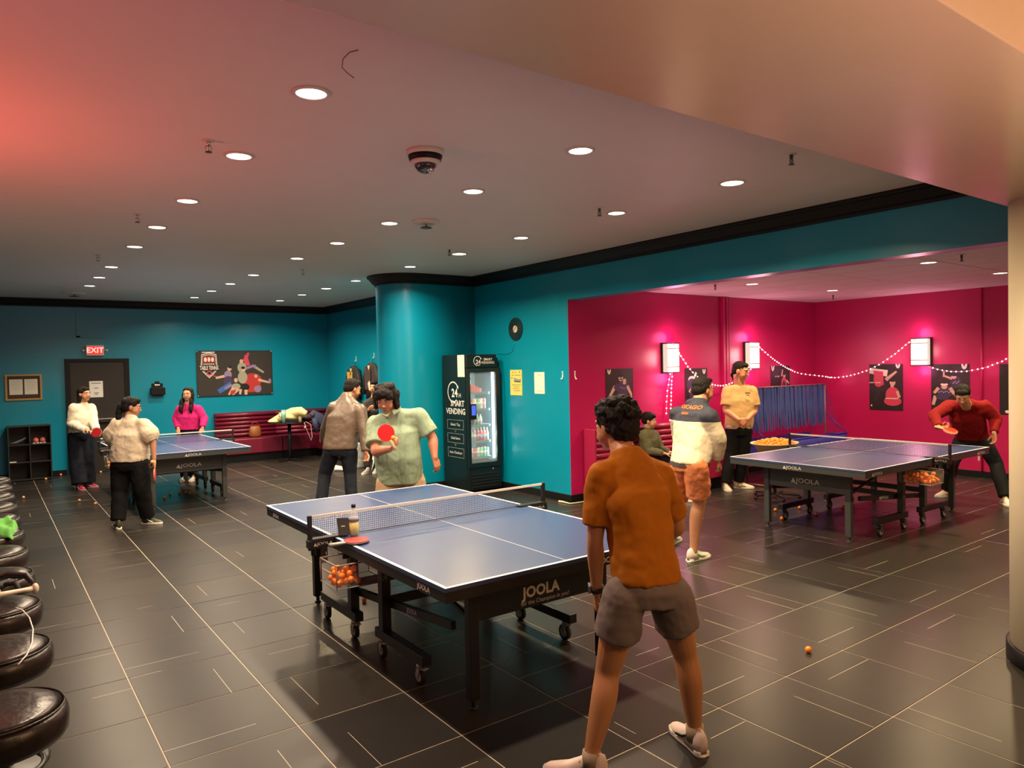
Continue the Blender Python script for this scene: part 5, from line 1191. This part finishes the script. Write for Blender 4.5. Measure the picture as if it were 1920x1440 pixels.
def short_hair(P, col=DK, r=.0, **k):
    return hair(P, [(0, -.022, .048, .086+r, .098+r, .080+r), (0, -.055, .0, .078+r, .062+r, .075+r), (0, .04, .092, .060+r, .045, .030+r), (-.07, -.02, .02, .016, .04, .045), (.07, -.02, .02, .016, .04, .045)], col, **k)

# 1 man in ochre t-shirt, foreground, back to the camera
J = dict(pel=at(1214,1090,3.19), hil=at(1172,1118,3.16), hir=at(1256,1112,3.22), knl=at(1139,1262,3.22), knr=at(1285,1230,3.32), anl=onz(1107,1424,.085), anr=onz(1304,1372,.085),
         chest=at(1190,930,3.28), neck=at(1172,848,3.34), head=at(1153,800,3.42), shl=at(1128,893,3.25), shr=at(1238,888,3.36), ell=at(1116,1010,3.26), wrl=at(1119,1108,3.34), elr=at(1270,985,3.50), wrr=at(1245,1015,3.72))
P = person('man in an ochre t-shirt and grey shorts seen from behind, reaching for the nearest table', J, -CR*.62+CD*.78-UP*.10, S_BR, 1.0, .0055, hl=(-UP+CD*.25, -CR*-1, .35, 1), hr=(-CR*.5+CD*.8, UP*-1, .5, 1), arm=.97, leg=.98, slim=.95, face=True)
def ex(b):
    rnd = random.Random(5)
    for k in range(60):
        a = rnd.uniform(0, 2*PI); el = rnd.uniform(.05, 1.35); r = (.088, .102, .098)
        p = (r[0]*math.cos(a)*math.cos(el), -.022+r[1]*math.sin(a)*math.cos(el), .038+r[2]*math.sin(el))
        if p[1] > .055 and p[2] < .07: continue
        q = tuple(v*.97+rnd.uniform(-.008, .008) for v in p)
        b.ball(P.hp(*q), (.026, .030, .020), 0, 8, 6, P.HF)
hair(P, [(0, -.022, .045, .092, .105, .088), (0, -.062, -.005, .082, .062, .080), (0, .045, .088, .07, .045, .035), (-.072, -.025, .01, .016, .035, .04), (.072, -.025, .01, .016, .035, .04)], DK, vox=.006, fold=.02, fs=.02, extra=ex)
top(P, mat('tee_ochre', (.36, .115, .006), .85, spec=.15, bump=.12, bscale=7), vox=.008, w=(.155, .150, .170, .175), d=(.112, .105, .118, .085), hempoint=J['pel']+UP*.01, sleeve='short', sr=.068, fold=.034, fs=.13, name='t_shirt', neck_r=.070)
bottom(P, mat('shorts_grey', (.15, .115, .105), .75, bump=.1, bscale=9), vox=.008, w=.160, d=.118, to='short', r=(.098, .104), fold=.018, fs=.09, name='shorts', waist_up=.035, frac=.50)
SK = mat('sock_grey', (.30, .22, .16), .8)
shoe(P, 'r', -CR*.28+CD*.95, mat('shoe_pinkwhite', (.70, .55, .50), .5), W_SOLE, .29, .104, SK, M_BLACK); shoe(P, 'l', -CR*.93+CD*.30, mat('shoe_pinkwhite', (0,0,0)), W_SOLE, .29, .104, SK, M_BLACK)
wd = (J['wrl']-J['ell']).normalized(); wc = J['wrl']-wd*.015
q = MB(); x, y, z = frame(wd); q.rings([[wc+wd*o+x*(.034*math.cos(a))+y*(.034*math.sin(a)) for a in [2*PI*i/24 for i in range(24)]] for o in (-.011, .011)])
wt = q.build('watch_strap', M_RUBBER, P.t); MB().obox(wc-CR*.034+UP*.0, CR*.005, wd.cross(CR).normalized()*.017, wd*.019).build('watch_face', mat('watch_face', (.12, .14, .16), .15), wt)

# 2 man in navy and cream hooded top with orange lettering
XX, YY = V(1,0,0), V(0,1,0)
J = dict(pel=at(1293,862,6.52), hil=at(1279,874,6.62), hir=at(1305,874,6.42), knl=at(1268,945,6.85), knr=at(1311,940,6.58), anl=onz(1258,1005,.085), anr=onz(1300,1034,.085),
         chest=at(1301,800,6.60), neck=at(1312,757,6.68), head=at(1318,731,6.74), shl=at(1272,778,6.78), shr=at(1330,783,6.42), ell=at(1275,820,7.05), wrl=at(1300,845,7.15), elr=at(1347,824,6.42), wrr=at(1345,862,6.50))
P = person('man in a navy and cream hooded top and orange shorts, seen from behind', J, XX*.95-YY*.25-UP*.1, S_TAN, 1.02, .007, hl=(XX*.6+UP*-.3, UP*-1, .7), hr=(-UP*.8+XX*.5, XX*-.6+YY*.6, 1.0), arm=1.12, leg=1.06, slim=1.1)
def two_tone(name, c1, c2, z, rough=.8, c0=None, z0=None):
    m = mat(name, c1, rough, bump=.15, bscale=9); nt = m.node_tree; b = nt.nodes['Principled BSDF']; g = nt.nodes.new('ShaderNodeNewGeometry'); s = nt.nodes.new('ShaderNodeSeparateXYZ'); mm = nt.nodes.new('ShaderNodeMath'); mm.operation = 'GREATER_THAN'; mm.inputs[1].default_value = z
    tc = nt.nodes.new('ShaderNodeTexCoord'); nt.links.new(tc.outputs['Object'], s.inputs[0]); nt.links.new(s.outputs['Z'], mm.inputs[0]); mx = nt.nodes.new('ShaderNodeMix'); mx.data_type = 'RGBA'
    mx.inputs['A'].default_value = (*c2, 1); mx.inputs['B'].default_value = (*c1, 1); nt.links.new(mm.outputs[0], mx.inputs['Factor']); nt.links.new(mx.outputs['Result'], b.inputs['Base Color']); return m
zb = at(1303, 790, 6.5).z
hood = top(P, two_tone('hoodie', (.020, .023, .042), (.62, .56, .42), zb), vox=.010, w=(.200, .205, .215, .195), d=(.145, .150, .150, .105), hempoint=J['pel']-UP*.02, sleeve='long', sr=.088, fold=.022, fs=.10, name='hooded_top', neck_r=.095, cuff=.055, belly=.02)
q = MB(); q.ball(J['neck']-XX*.055+UP*.005, (.07, .115, .055), 0, 16, 10).ball(J['neck']-XX*.02+UP*.02, (.09, .10, .04), 0, 16, 10); ho = q.build('hood', mat('hood_navy', (.020, .023, .042), .8), P.t); remesh(ho, .010, 3, .01, .06)
lt = (J['shr']-J['shl']).normalized(); bu = (J['neck']-J['chest']).normalized(); bc = (J['shl']+J['shr'])/2
for st_, sz, px_, py_ in (('CHICAGO', .052, 1299, 763), ('BEARS', .030, 1297, 774)):
    tx = text(st_, sz, at(px_, py_, 6.6)-XX*.45, lt, bu, mat('orange_print', (.75, .14, .02), .7), P.t, 'lettering', bold=.03, stretch=1.1)
    bm = bmesh.new(); bm.from_mesh(tx.data); bmesh.ops.triangulate(bm, faces=bm.faces[:]); bmesh.ops.subdivide_edges(bm, edges=bm.edges[:], cuts=2, use_grid_fill=True); bm.to_mesh(tx.data); bm.free()
    sw = tx.modifiers.new('sw', 'SHRINKWRAP'); sw.target = hood; sw.wrap_method = 'PROJECT'; sw.use_project_x = True; sw.use_positive_direction = True; sw.use_negative_direction = False; sw.offset = .005
bottom(P, mat('shorts_coral', (.72, .24, .09), .75, bump=.15, bscale=8), vox=.009, w=.175, d=.14, to='short', r=(.112, .112), fold=.026, fs=.09, name='shorts', waist_up=.03, frac=.80)
MB().rings([sring(J['pel']-UP*.015, lt*.19, lt.cross(UP)*-.145), sring(J['pel']-UP*.05, lt*.19, lt.cross(UP)*-.145)], 0, True, False).build('shirt_hem', mat('tee_charcoal', (.06, .06, .065), .8), P.t)
short_hair(P, (.018, .013, .010), -.004, fold=.004, fs=.02, vox=.006)
GA = mat('shoe_green', (.15, .62, .22), .5)
shoe(P, 'r', XX, W_SHOE, W_SOLE, .30, .108, None, GA); shoe(P, 'l', XX*.9+YY*.3, W_SHOE, W_SOLE, .30, .108, None, GA)

# 3 man in tan t-shirt with clasped hands
D = 10.25
J = dict(pel=at(1385,803,D), hir=at(1374,808,D), hil=at(1397,808,D), knr=at(1371,852,D), knl=at(1394,852,D), anr=onz(1360,907,.085), anl=onz(1385,904,.085),
         chest=at(1387,752,D), neck=at(1388,722,D), head=at(1389,696,D-.05), shr=at(1364,733,D), shl=at(1410,733,D), elr=at(1361,769,D-.05), ell=at(1415,769,D-.02), wrr=at(1385,787,D-.22), wrl=at(1401,786,D-.22))
P = person('man in a tan t-shirt with tied back hair standing with clasped hands', J, CR*.72-CD*.62-UP*.22, S_TAN, 1.12, .007, hl=(-CR*.75-UP*.55, CD*1, .7, -1), hr=(CR*.75-UP*.5, CD*1, .6, -1), arm=1.12, leg=1.03, slim=1.08)
hair(P, [(0, -.022, .048, .083, .095, .078), (0, -.055, .0, .076, .060, .072), (0, .035, .086, .062, .045, .030), (-.06, -.10, -.02, .035, .035, .04), (-.04, -.11, -.07, .035, .03, .04), (-.05, -.09, -.11, .025, .025, .03)], DK, fold=.010, fs=.02)
top(P, mat('tee_tan', (.52, .34, .14), .75, bump=.15, bscale=8), vox=.010, w=(.20, .195, .205, .185), d=(.135, .135, .135, .095), hempoint=J['pel']+UP*.06, sleeve='short', sr=.085, fold=.018, fs=.10, name='t_shirt', neck_r=.078, belly=.02)
lat = (J['hir']-J['hil']).normalized(); MB().rings([sring(J['pel']+UP*.075, lat*.19, lat.cross(UP)*.13), sring(J['pel']+UP*.0, lat*.19, lat.cross(UP)*.13)], 0, True).build('undershirt_hem', mat('tee_white', (.62, .52, .45), .75), P.t)
MB().obox(at(1402,737,D-.17), CR*.035, CD*.002, UP*.008).obox(at(1402,741,D-.17), CR*.02, CD*.002, UP*.006).build('chest_print', mat('dark_print', (.10, .06, .03), .7), P.t)
bottom(P, mat('trousers_black', (.006, .006, .0065), .85, spec=.15), vox=.010, w=.180, d=.135, r=(.108, .088, .072))
SG = mat('shoe_cream', (.60, .56, .42), .5); shoe(P, 'r', -CD, SG, W_SOLE, .29, .11, None, mat('stripe_green', (.12, .22, .10), .5)); shoe(P, 'l', CR*.85-CD*.4, SG, W_SOLE, .29, .11, None, mat('stripe_green', (.12, .22, .10), .5))

# 4 boy sitting on the magenta bench
J = dict(pel=at(1213,858,10.02), hir=at(1216,860,9.94), hil=at(1222,858,10.12), knr=at(1258,862,9.80), knl=at(1264,860,9.98), anr=onz(1280,928,.085), anl=onz(1292,924,.085),
         chest=at(1216,823,10.0), neck=at(1215,806,10.0), head=at(1217,789,9.98), shr=at(1207,815,9.86), shl=at(1226,815,10.14), elr=at(1217,845,9.80), ell=at(1240,843,10.1), wrr=at(1245,850,9.75), wrl=at(1256,848,9.95))
P = person('boy in an olive jacket sitting on the magenta bench', J, CR*.92-CD*.25-UP*.05, S_LT, .93, .007, hl=(CR-UP*.1, -UP, .4), hr=(CR-UP*.1, -UP, .4), arm=.85, leg=.85, slim=.82)
hair(P, [(0, -.02, .055, .086, .10, .078), (0, -.05, .01, .078, .062, .062), (0, .055, .072, .066, .042, .036), (-.068, .0, .03, .016, .035, .035), (.068, .0, .03, .016, .035, .035)], DK, fold=.012, fs=.025)
top(P, mat('jacket_olive', (.085, .085, .035), .75, bump=.2, bscale=10), vox=.010, w=(.155, .150, .155, .145), d=(.13, .125, .12, .085), hempoint=J['pel']-UP*.04, sleeve='long', sr=.072, fold=.022, fs=.08, name='jacket', neck_r=.070, cuff=.045, collar=True)
bottom(P, mat('trousers_black', (0,0,0)), vox=.010, w=.15, d=.12, r=(.088, .072, .058))
shoe(P, 'r', CR*.9-CD*.3, W_SHOE, W_SOLE, .26, .095); shoe(P, 'l', CR*.9-CD*.3, W_SHOE, W_SOLE, .26, .095)

# 5 man in a red sweater stooping over the far end
J = dict(pel=at(1824,822,9.12), hir=at(1803,830,9.22), hil=at(1843,830,9.02), knr=at(1785,868,9.2), knl=at(1867,868,8.98), anr=onz(1774,918,.085), anl=onz(1884,933,.085),
         chest=at(1812,778,8.98), neck=at(1812,756,8.82), head=at(1805,741,8.68), shr=at(1781,762,9.0), shl=at(1846,762,8.80), elr=at(1751,779,8.85), wrr=at(1760,801,8.62), ell=at(1867,785,8.80), wrl=at(1864,812,8.70))
P = person('man in a red sweater bending forward with a paddle at the magenta room table', J, -CR*.45-CD*.62-UP*.62, S_TAN, 1.0, .007, hl=(-UP-CD*.1, -CR, .5), hr=(CR*.8-CD*.2, CD*-.3+UP, .9), arm=1.05, leg=1.0)
hair(P, [(0, -.022, .050, .085, .097, .080), (0, -.055, .0, .078, .062, .070), (0, .045, .085, .064, .045, .032), (-.068, .0, .03, .014, .03, .03), (.068, .0, .03, .014, .03, .03)], DK, fold=.008, fs=.02)
top(P, mat('sweater_red', (.21, .006, .008), .85, spec=.2, bump=.2, bscale=10), vox=.010, w=(.185, .185, .20, .19), d=(.13, .13, .13, .095), hempoint=J['pel']+UP*.02, sleeve='long', sr=.085, fold=.022, fs=.11, name='sweater', neck_r=.080, cuff=.048)
bottom(P, mat('trousers_dark', (.008, .009, .012), .85, spec=.2), vox=.010, w=.175, d=.13, r=(.105, .082, .066))
shoe(P, 'r', -CR*.8-CD*.4, W_SHOE, W_SOLE, .29, .105); shoe(P, 'l', -CR*.25-CD*.95, W_SHOE, W_SOLE, .29, .11)
c = at(1782, 808, 8.52); paddle(c, V(-.1, -.15, 1)-CD*.35, at(1763, 804, 8.58)-c, 'orange-red paddle swung by the man in the red sweater', mat('rubber_orange', (.75, .06, .02), .45), mat('rubber_orange', (0,0,0)))

# 6 man in a pale green polo shirt facing the camera
D = 6.85
J = dict(pel=at(750,888,D+.05), hir=at(729,902,D), hil=at(775,900,D+.05), knr=at(722,962,D), knl=at(784,962,D+.05), anr=onz(716,1030,.085), anl=onz(792,1030,.085),
         chest=at(741,808,D), neck=at(737,773,D-.03), head=at(724,748,D-.12), shr=at(704,795,D), shl=at(785,780,D), elr=at(704,846,D-.18), wrr=at(731,842,D-.42), ell=at(811,822,D), wrl=at(815,858,D-.08))
P = person('heavyset man in a pale green polo shirt and glasses facing the camera with a paddle', J, -CD*.90-CR*.10-UP*.40, S_ROSE, 1.06, .007, hl=(-UP*.9+CR*.25, -CR*.6+CD*.5, .55), hr=(CR*.55+UP*.45-CD*.2, -CR*.3+UP*.5, .9), arm=1.15, leg=1.05, slim=1.15)
hair(P, [(0, -.022, .052, .100, .108, .088), (0, -.055, .0, .096, .066, .090), (-.088, -.005, -.01, .024, .055, .070), (.088, -.005, -.01, .024, .055, .070), (0, .062, .080, .084, .046, .042), (-.055, .078, .052, .036, .028, .032), (.045, .078, .056, .036, .028, .028), (-.092, .0, -.07, .026, .045, .035), (.092, .0, -.06, .026, .045, .035), (-.04, -.02, .115, .05, .06, .03), (.05, .0, .11, .045, .05, .03), (-.10, -.02, .03, .02, .05, .05), (.10, -.02, .03, .02, .05, .05)], (.014, .009, .008), fold=.016, fs=.03)
top(P, mat('polo_green', (.27, .36, .25), .85, spec=.2, bump=.5, bscale=26, var=.25, vscale=20, stretch=(1, 1, .04)), vox=.009, w=(.215, .225, .225, .20), d=(.17, .175, .155, .105), hempoint=J['pel']-UP*.09, sleeve='short', sr=.092, fold=.020, fs=.11, name='polo_shirt', neck_r=.085, collar=True, belly=.035)
HF = P.HF; g = MB()
for s in (-1, 1): g.tube([P.hp(s*.034+.025*math.cos(a), .098, .006+.019*math.sin(a)) for a in [2*PI*i/20 for i in range(21)]], .0016, 0, 5); g.tube([P.hp(s*.059, .098, .008), P.hp(s*.080, .01, .005)], .0016, 0, 5)
g.tube([P.hp(-.009, .099, .008), P.hp(.009, .099, .008)], .0016, 0, 5).build('glasses', mat('glasses', (.25, .15, .15), .3), P.t)
MB().box((0,0,0), (.001,.001,.001)) if False else None
col = MB()
for s in (-1, 1): col.add([J['neck']+UP*.02-CD*.09+P.lat*s*.005, J['neck']+UP*.045-CD*.05+P.lat*s*.085, J['neck']-UP*.005-CD*.115+P.lat*s*.085, J['neck']-UP*.03-CD*.13+P.lat*s*.03], [(0,1,2,3)])
cc = col.build('collar', mat('polo_green', (0,0,0)), P.t); so = cc.modifiers.new('s', 'SOLIDIFY'); so.thickness = .008
bottom(P, mat('shorts_khaki', (.50, .33, .20), .75), vox=.010, w=.195, d=.15, to='short', r=(.115, .115), name='shorts', waist_up=.03, frac=.8)
shoe(P, 'r', -CD-CR*.2, W_SHOE, W_SOLE); shoe(P, 'l', -CD+CR*.2, W_SHOE, W_SOLE)
c = at(724, 812, D-.50); paddle(c, -CD*.95+CR*.1+UP*.1, at(737, 834, D-.47)-c, 'red paddle held up by the man in the pale green polo shirt')
ball(at(737, 821, D-.56), 'orange ball in front of the paddle of the green polo man')

# 7 man in a brown leather jacket, back to the camera
D = 8.5
J = dict(pel=at(638,838,D), hil=at(622,846,D), hir=at(654,848,D), knl=at(609,888,D+.05), knr=at(657,888,D), anl=onz(598,974,.085), anr=onz(661,972,.085),
         chest=at(645,785,D+.06), neck=at(651,745,D+.12), head=at(661,729,D+.20), shl=at(627,765,D+.08), shr=at(675,770,D+.02), ell=at(612,800,D+.30), wrl=at(606,822,D+.55), elr=at(683,815,D-.05), wrr=at(686,848,D-.12))
P = person('man in a brown leather jacket and dark jeans seen from behind', J, CD*.55+CR*.72-UP*.25, S_TAN, 1.0, .007, hl=(CD-UP*.2, -UP, .4), hr=(-UP*.9+CR*.1, CD*-1+CR*-.5, .9), arm=1.0, leg=1.0)
short_hair(P, DK, -.002, fold=.006, fs=.02)
top(P, mat('leather_brown', (.115, .080, .055), .36, bump=.25, bscale=7, spec=.6), vox=.010, w=(.205, .195, .200, .185), d=(.14, .135, .135, .095), hempoint=J['pel']-UP*.02, sleeve='long', sr=.082, fold=.014, fs=.12, name='leather_jacket', neck_r=.080, cuff=.052, collar=True)
bottom(P, mat('jeans_dark', (.009, .012, .019), .85, spec=.2), vox=.010, w=.175, d=.13, r=(.104, .078, .062))
shoe(P, 'l', CD-CR*.3, M_RUBBER, W_SOLE); shoe(P, 'r', CD+CR*.2, M_RUBBER, W_SOLE)
c = at(697, 874, D-.15); paddle(c, CR*.93+CD*.3-UP*.25, at(688, 858, D-.13)-c, 'pale edged paddle hanging from the hand of the leather jacket man', M_RUBBER, M_RUBBER, wood=M_WHITE)

# 8 woman in a cream blouse, back to the camera
D = 8.57
J = dict(pel=at(243,866,D), hil=at(228,872,D), hir=at(260,870,D), knl=at(226,922,D), knr=at(266,916,D), anl=onz(221,978,.08), anr=onz(277,970,.08),
         chest=at(244,815,D), neck=at(245,785,D), head=at(247,763,D+.02), shl=at(222,797,D), shr=at(268,797,D), ell=at(207,830,D+.05), wrl=at(216,850,D+.2), elr=at(286,824,D-.02), wrr=at(289,860,D-.05))
P = person('woman in a loose cream blouse and black trousers seen from behind', J, CR*.85+CD*.35-UP*.15, S_MED, .98, .007, hl=(CD-UP*.3, -UP, .4), hr=(-UP, -CR, .7), arm=.92, leg=1.02, slim=.92, female=True)
hair(P, [(0, -.022, .045, .088, .10, .082), (0, -.055, -.005, .080, .065, .078), (0, .04, .088, .062, .045, .028), (-.01, -.115, -.02, .050, .045, .055), (-.01, -.125, -.08, .045, .04, .06), (0, -.12, -.14, .034, .034, .05)], DK, fold=.012, fs=.03)
MB().ball(P.hp(-.03, -.115, .0), (.03, .03, .022), 0, 12, 8, P.HF).build('hair_tie', mat('scrunchie', (.30, .26, .24), .7), P.t)
top(P, mat('blouse_cream', (.60, .50, .37), .75, bump=.2, bscale=8), vox=.010, w=(.215, .215, .20, .175), d=(.155, .155, .145, .095), hempoint=J['pel']+UP*.02, sleeve='puff', sr=.088, fold=.028, fs=.10, name='blouse', neck_r=.068, collar=True)
bottom(P, mat('trousers_black', (0,0,0)), vox=.010, w=.195, d=.15, r=(.122, .100, .080), fold=.018)
MS = mat('shoe_darkgreen', (.05, .06, .035), .5); shoe(P, 'l', -CR*.5+CD*.6, MS, W_SOLE, .26, .095, None, M_WHITE); shoe(P, 'r', CR*.95-CD*.1, MS, W_SOLE, .26, .095, None, M_WHITE)
c = at(290, 890, D-.06); paddle(c, CR*.9+CD*.35, at(289, 870, D-.06)-c, 'red paddle hanging down from the right hand of the woman in the cream blouse', mat('rubber_pink', (.70, .06, .05), .45), mat('rubber_pink', (0,0,0)))
ball(at(285, 866, D-.10), 'pale ball held between the fingers of the woman in the cream blouse', M_PALE)

# 9 woman in a white sweater by the back door
D = 11.5
J = dict(pel=at(153,812,D), hir=at(142,819,D-.05), hil=at(165,819,D+.05), knr=at(145,862,D-.05), knl=at(164,862,D+.05), anr=onz(149,909,.08), anl=onz(165,905,.08),
         chest=at(153,782,D), neck=at(156,757,D), head=at(158,739,D-.02), shr=at(139,766,D-.12), shl=at(170,766,D+.10), elr=at(134,795,D-.15), wrr=at(163,808,D-.38), ell=at(176,792,D), wrl=at(181,806,D-.25))
P = person('woman in a white sweater and wide dark trousers standing by the back door', J, CR*.88-CD*.30+UP*.02, S_TAN, .98, .0075, hl=(CR*.4-UP*.3-CD*.3, -UP, .5), hr=(CR*.9-CD*.2-UP*.1, -UP-CD*.5, .8), arm=.95, leg=1.0, slim=.92, female=True)
hair(P, [(0, -.022, .045, .086, .098, .080), (0, -.055, -.01, .080, .062, .085), (-.07, -.03, -.05, .022, .045, .09), (.07, -.03, -.05, .022, .045, .09), (0, -.06, -.11, .075, .045, .07), (0, .04, .086, .06, .045, .028)], (.014, .008, .007), fold=.010, fs=.03)
top(P, mat('sweater_white', (.66, .58, .44), .85, sheen=.2, bump=.3, bscale=14), vox=.010, w=(.185, .185, .195, .175), d=(.145, .145, .155, .095), hempoint=J['pel']+UP*.03, sleeve='long', sr=.085, fold=.020, fs=.10, name='sweater', neck_r=.065, cuff=.055, collar=True)
bottom(P, mat('trousers_navy', (.012, .015, .025), .85, spec=.2), vox=.010, w=.185, d=.14, r=(.118, .112, .112))
PS = mat('shoe_pink', (.55, .04, .09), .5); shoe(P, 'r', CR*.75-CD*.6, PS, mat('sole_pink', (.65, .35, .35), .5), .25, .095, None, M_WHITE); shoe(P, 'l', CR*.95-CD*.1, PS, mat('sole_pink', (0,0,0)), .25, .095, None, M_WHITE)
c = at(181, 811, D-.42); paddle(c, -CD*.9+UP*.35, at(168, 809, D-.40)-c, 'dark red paddle held level by the woman in the white sweater', mat('rubber_dark_red', (.28, .006, .01), .45), M_RUBBER)

# 10 woman in a pink hoodie behind the back left table
D = 12.4
J = dict(pel=at(354,808,D), hir=at(345,815,D), hil=at(364,815,D), knr=at(346,852,D), knl=at(363,852,D), anr=onz(346,893,.08), anl=onz(363,893,.08),
         chest=at(354,781,D), neck=at(354,758,D), head=at(352,739,D-.03), shr=at(338,768,D), shl=at(371,768,D), elr=at(330,786,D), ell=at(383,785,D), wrr=at(334,803,D-.15), wrl=at(380,802,D-.15))
P = person('smiling woman with long dark hair in a bright pink hooded sweatshirt', J, -CD*.95+CR*.05-UP*.08, S_TAN, .98, .0075, hl=(-UP*.8-CD*.4-CR*.3, CD, .5), hr=(-UP*.8-CD*.4+CR*.2, CD, .5), arm=.95, leg=1.0, slim=.92, female=True)
hair(P, [(0, -.028, .045, .088, .095, .080), (0, -.060, -.02, .090, .060, .10), (-.078, -.005, -.06, .026, .040, .10), (.078, -.005, -.06, .026, .040, .10), (-.085, .085, -.17, .038, .034, .10), (.085, .085, -.17, .038, .034, .10), (-.085, .125, -.25, .036, .032, .07), (.085, .125, -.25, .036, .032, .07), (0, .035, .088, .058, .035, .024)], (.012, .008, .007), fold=.008, fs=.03)
top(P, mat('hoodie_pink', (.46, .012, .125), .85, spec=.2, bump=.2, bscale=10), vox=.010, w=(.19, .185, .19, .175), d=(.14, .14, .145, .095), hempoint=J['pel']+UP*.03, sleeve='long', sr=.082, fold=.020, fs=.10, name='hooded_sweatshirt', neck_r=.085, cuff=.048)
MB().tube([J['neck']-CD*.10+P.lat*.03, J['chest']-CD*.155+P.lat*.025+UP*.07], .004, 0, 5).build('drawstring', mat('string_pink', (.5, .02, .12), .7), P.t)
bottom(P, mat('trousers_black', (0,0,0)), vox=.011, w=.18, d=.13, r=(.105, .085, .070))
shoe(P, 'r', -CD, W_SHOE, W_SOLE, .25, .095); shoe(P, 'l', -CD, W_SHOE, W_SOLE, .25, .095)

# 11 person in black half hidden between the leather jacket and the polo shirt
D = 12.9
J = dict(pel=at(699,806,D), hir=at(690,812,D), hil=at(708,812,D), knr=at(690,848,D), knl=at(706,848,D), anr=onz(690,879,.08), anl=onz(706,877,.08),
         chest=at(700,770,D), neck=at(701,746,D), head=at(702,727,D-.03), shr=at(687,758,D), shl=at(717,758,D), elr=at(681,778,D-.1), ell=at(722,780,D), wrr=at(692,768,D-.3), wrl=at(715,795,D-.1))
P = person('person in black clothes mostly hidden behind the man in the green polo shirt', J, -CD*.9-CR*.3, S_TAN, .98, .0085, arm=.95, slim=.95)
short_hair(P, DK, .0, fold=.008)
top(P, mat('tee_black', (.012, .011, .012), .8), vox=.012, hempoint=J['pel']+UP*.0, sleeve='long', sr=.078, name='sweater')
bottom(P, mat('trousers_black', (0,0,0)), vox=.012)
GS = mat('shoe_grey', (.30, .29, .27), .5); shoe(P, 'r', -CD-CR*.3, GS, W_SOLE); shoe(P, 'l', -CD, GS, W_SOLE)
p = onz(673, 877); 
t = thing('tote_bag', 'grey and white patterned bag standing on the floor beyond the leather jacket man', 'bag', (p.x, p.y, 0))
MB().rings([[V(p.x, p.y, z)+CR*(a_*math.cos(q))+CD*(.09*math.sin(q)) for q in [2*PI*i/20 for i in range(20)]] for z, a_ in ((.0, .09), (.03, .12), (.30, .12), (.42, .09), (.46, .05))]).build('body', mat('bag_pattern', (.34, .36, .34), .7, var=.8, vscale=14), t)
MB().tube([V(p.x, p.y, .43)-CR*.05, V(p.x, p.y, .56)-CR*.03, V(p.x, p.y, .56)+CR*.03, V(p.x, p.y, .43)+CR*.05], .008, 0, 6).build('handle', M_BLACK, t)
for k, (px, py) in enumerate(((638, 878), (641, 882))):
    p = onz(px, py, .012)
    b = MB(); b.rings([[p+CR*(u-.13)+CD*(wd_*math.cos(q))+UP*(max(0, .5+.5*math.sin(q))*h_-.010) for q in [2*PI*i/12 for i in range(12)]] for u, wd_, h_ in ((0, .025, .05), (.04, .04, .07), (.12, .042, .055), (.2, .045, .04), (.26, .02, .025))])
    o = thing('sneaker', '%s white sneaker lying on the floor beyond the leather jacket man' % ('farther' if k == 0 else 'nearer'), 'shoe', V(p.x, p.y, 0)); b.build('upper', W_SHOE, o)
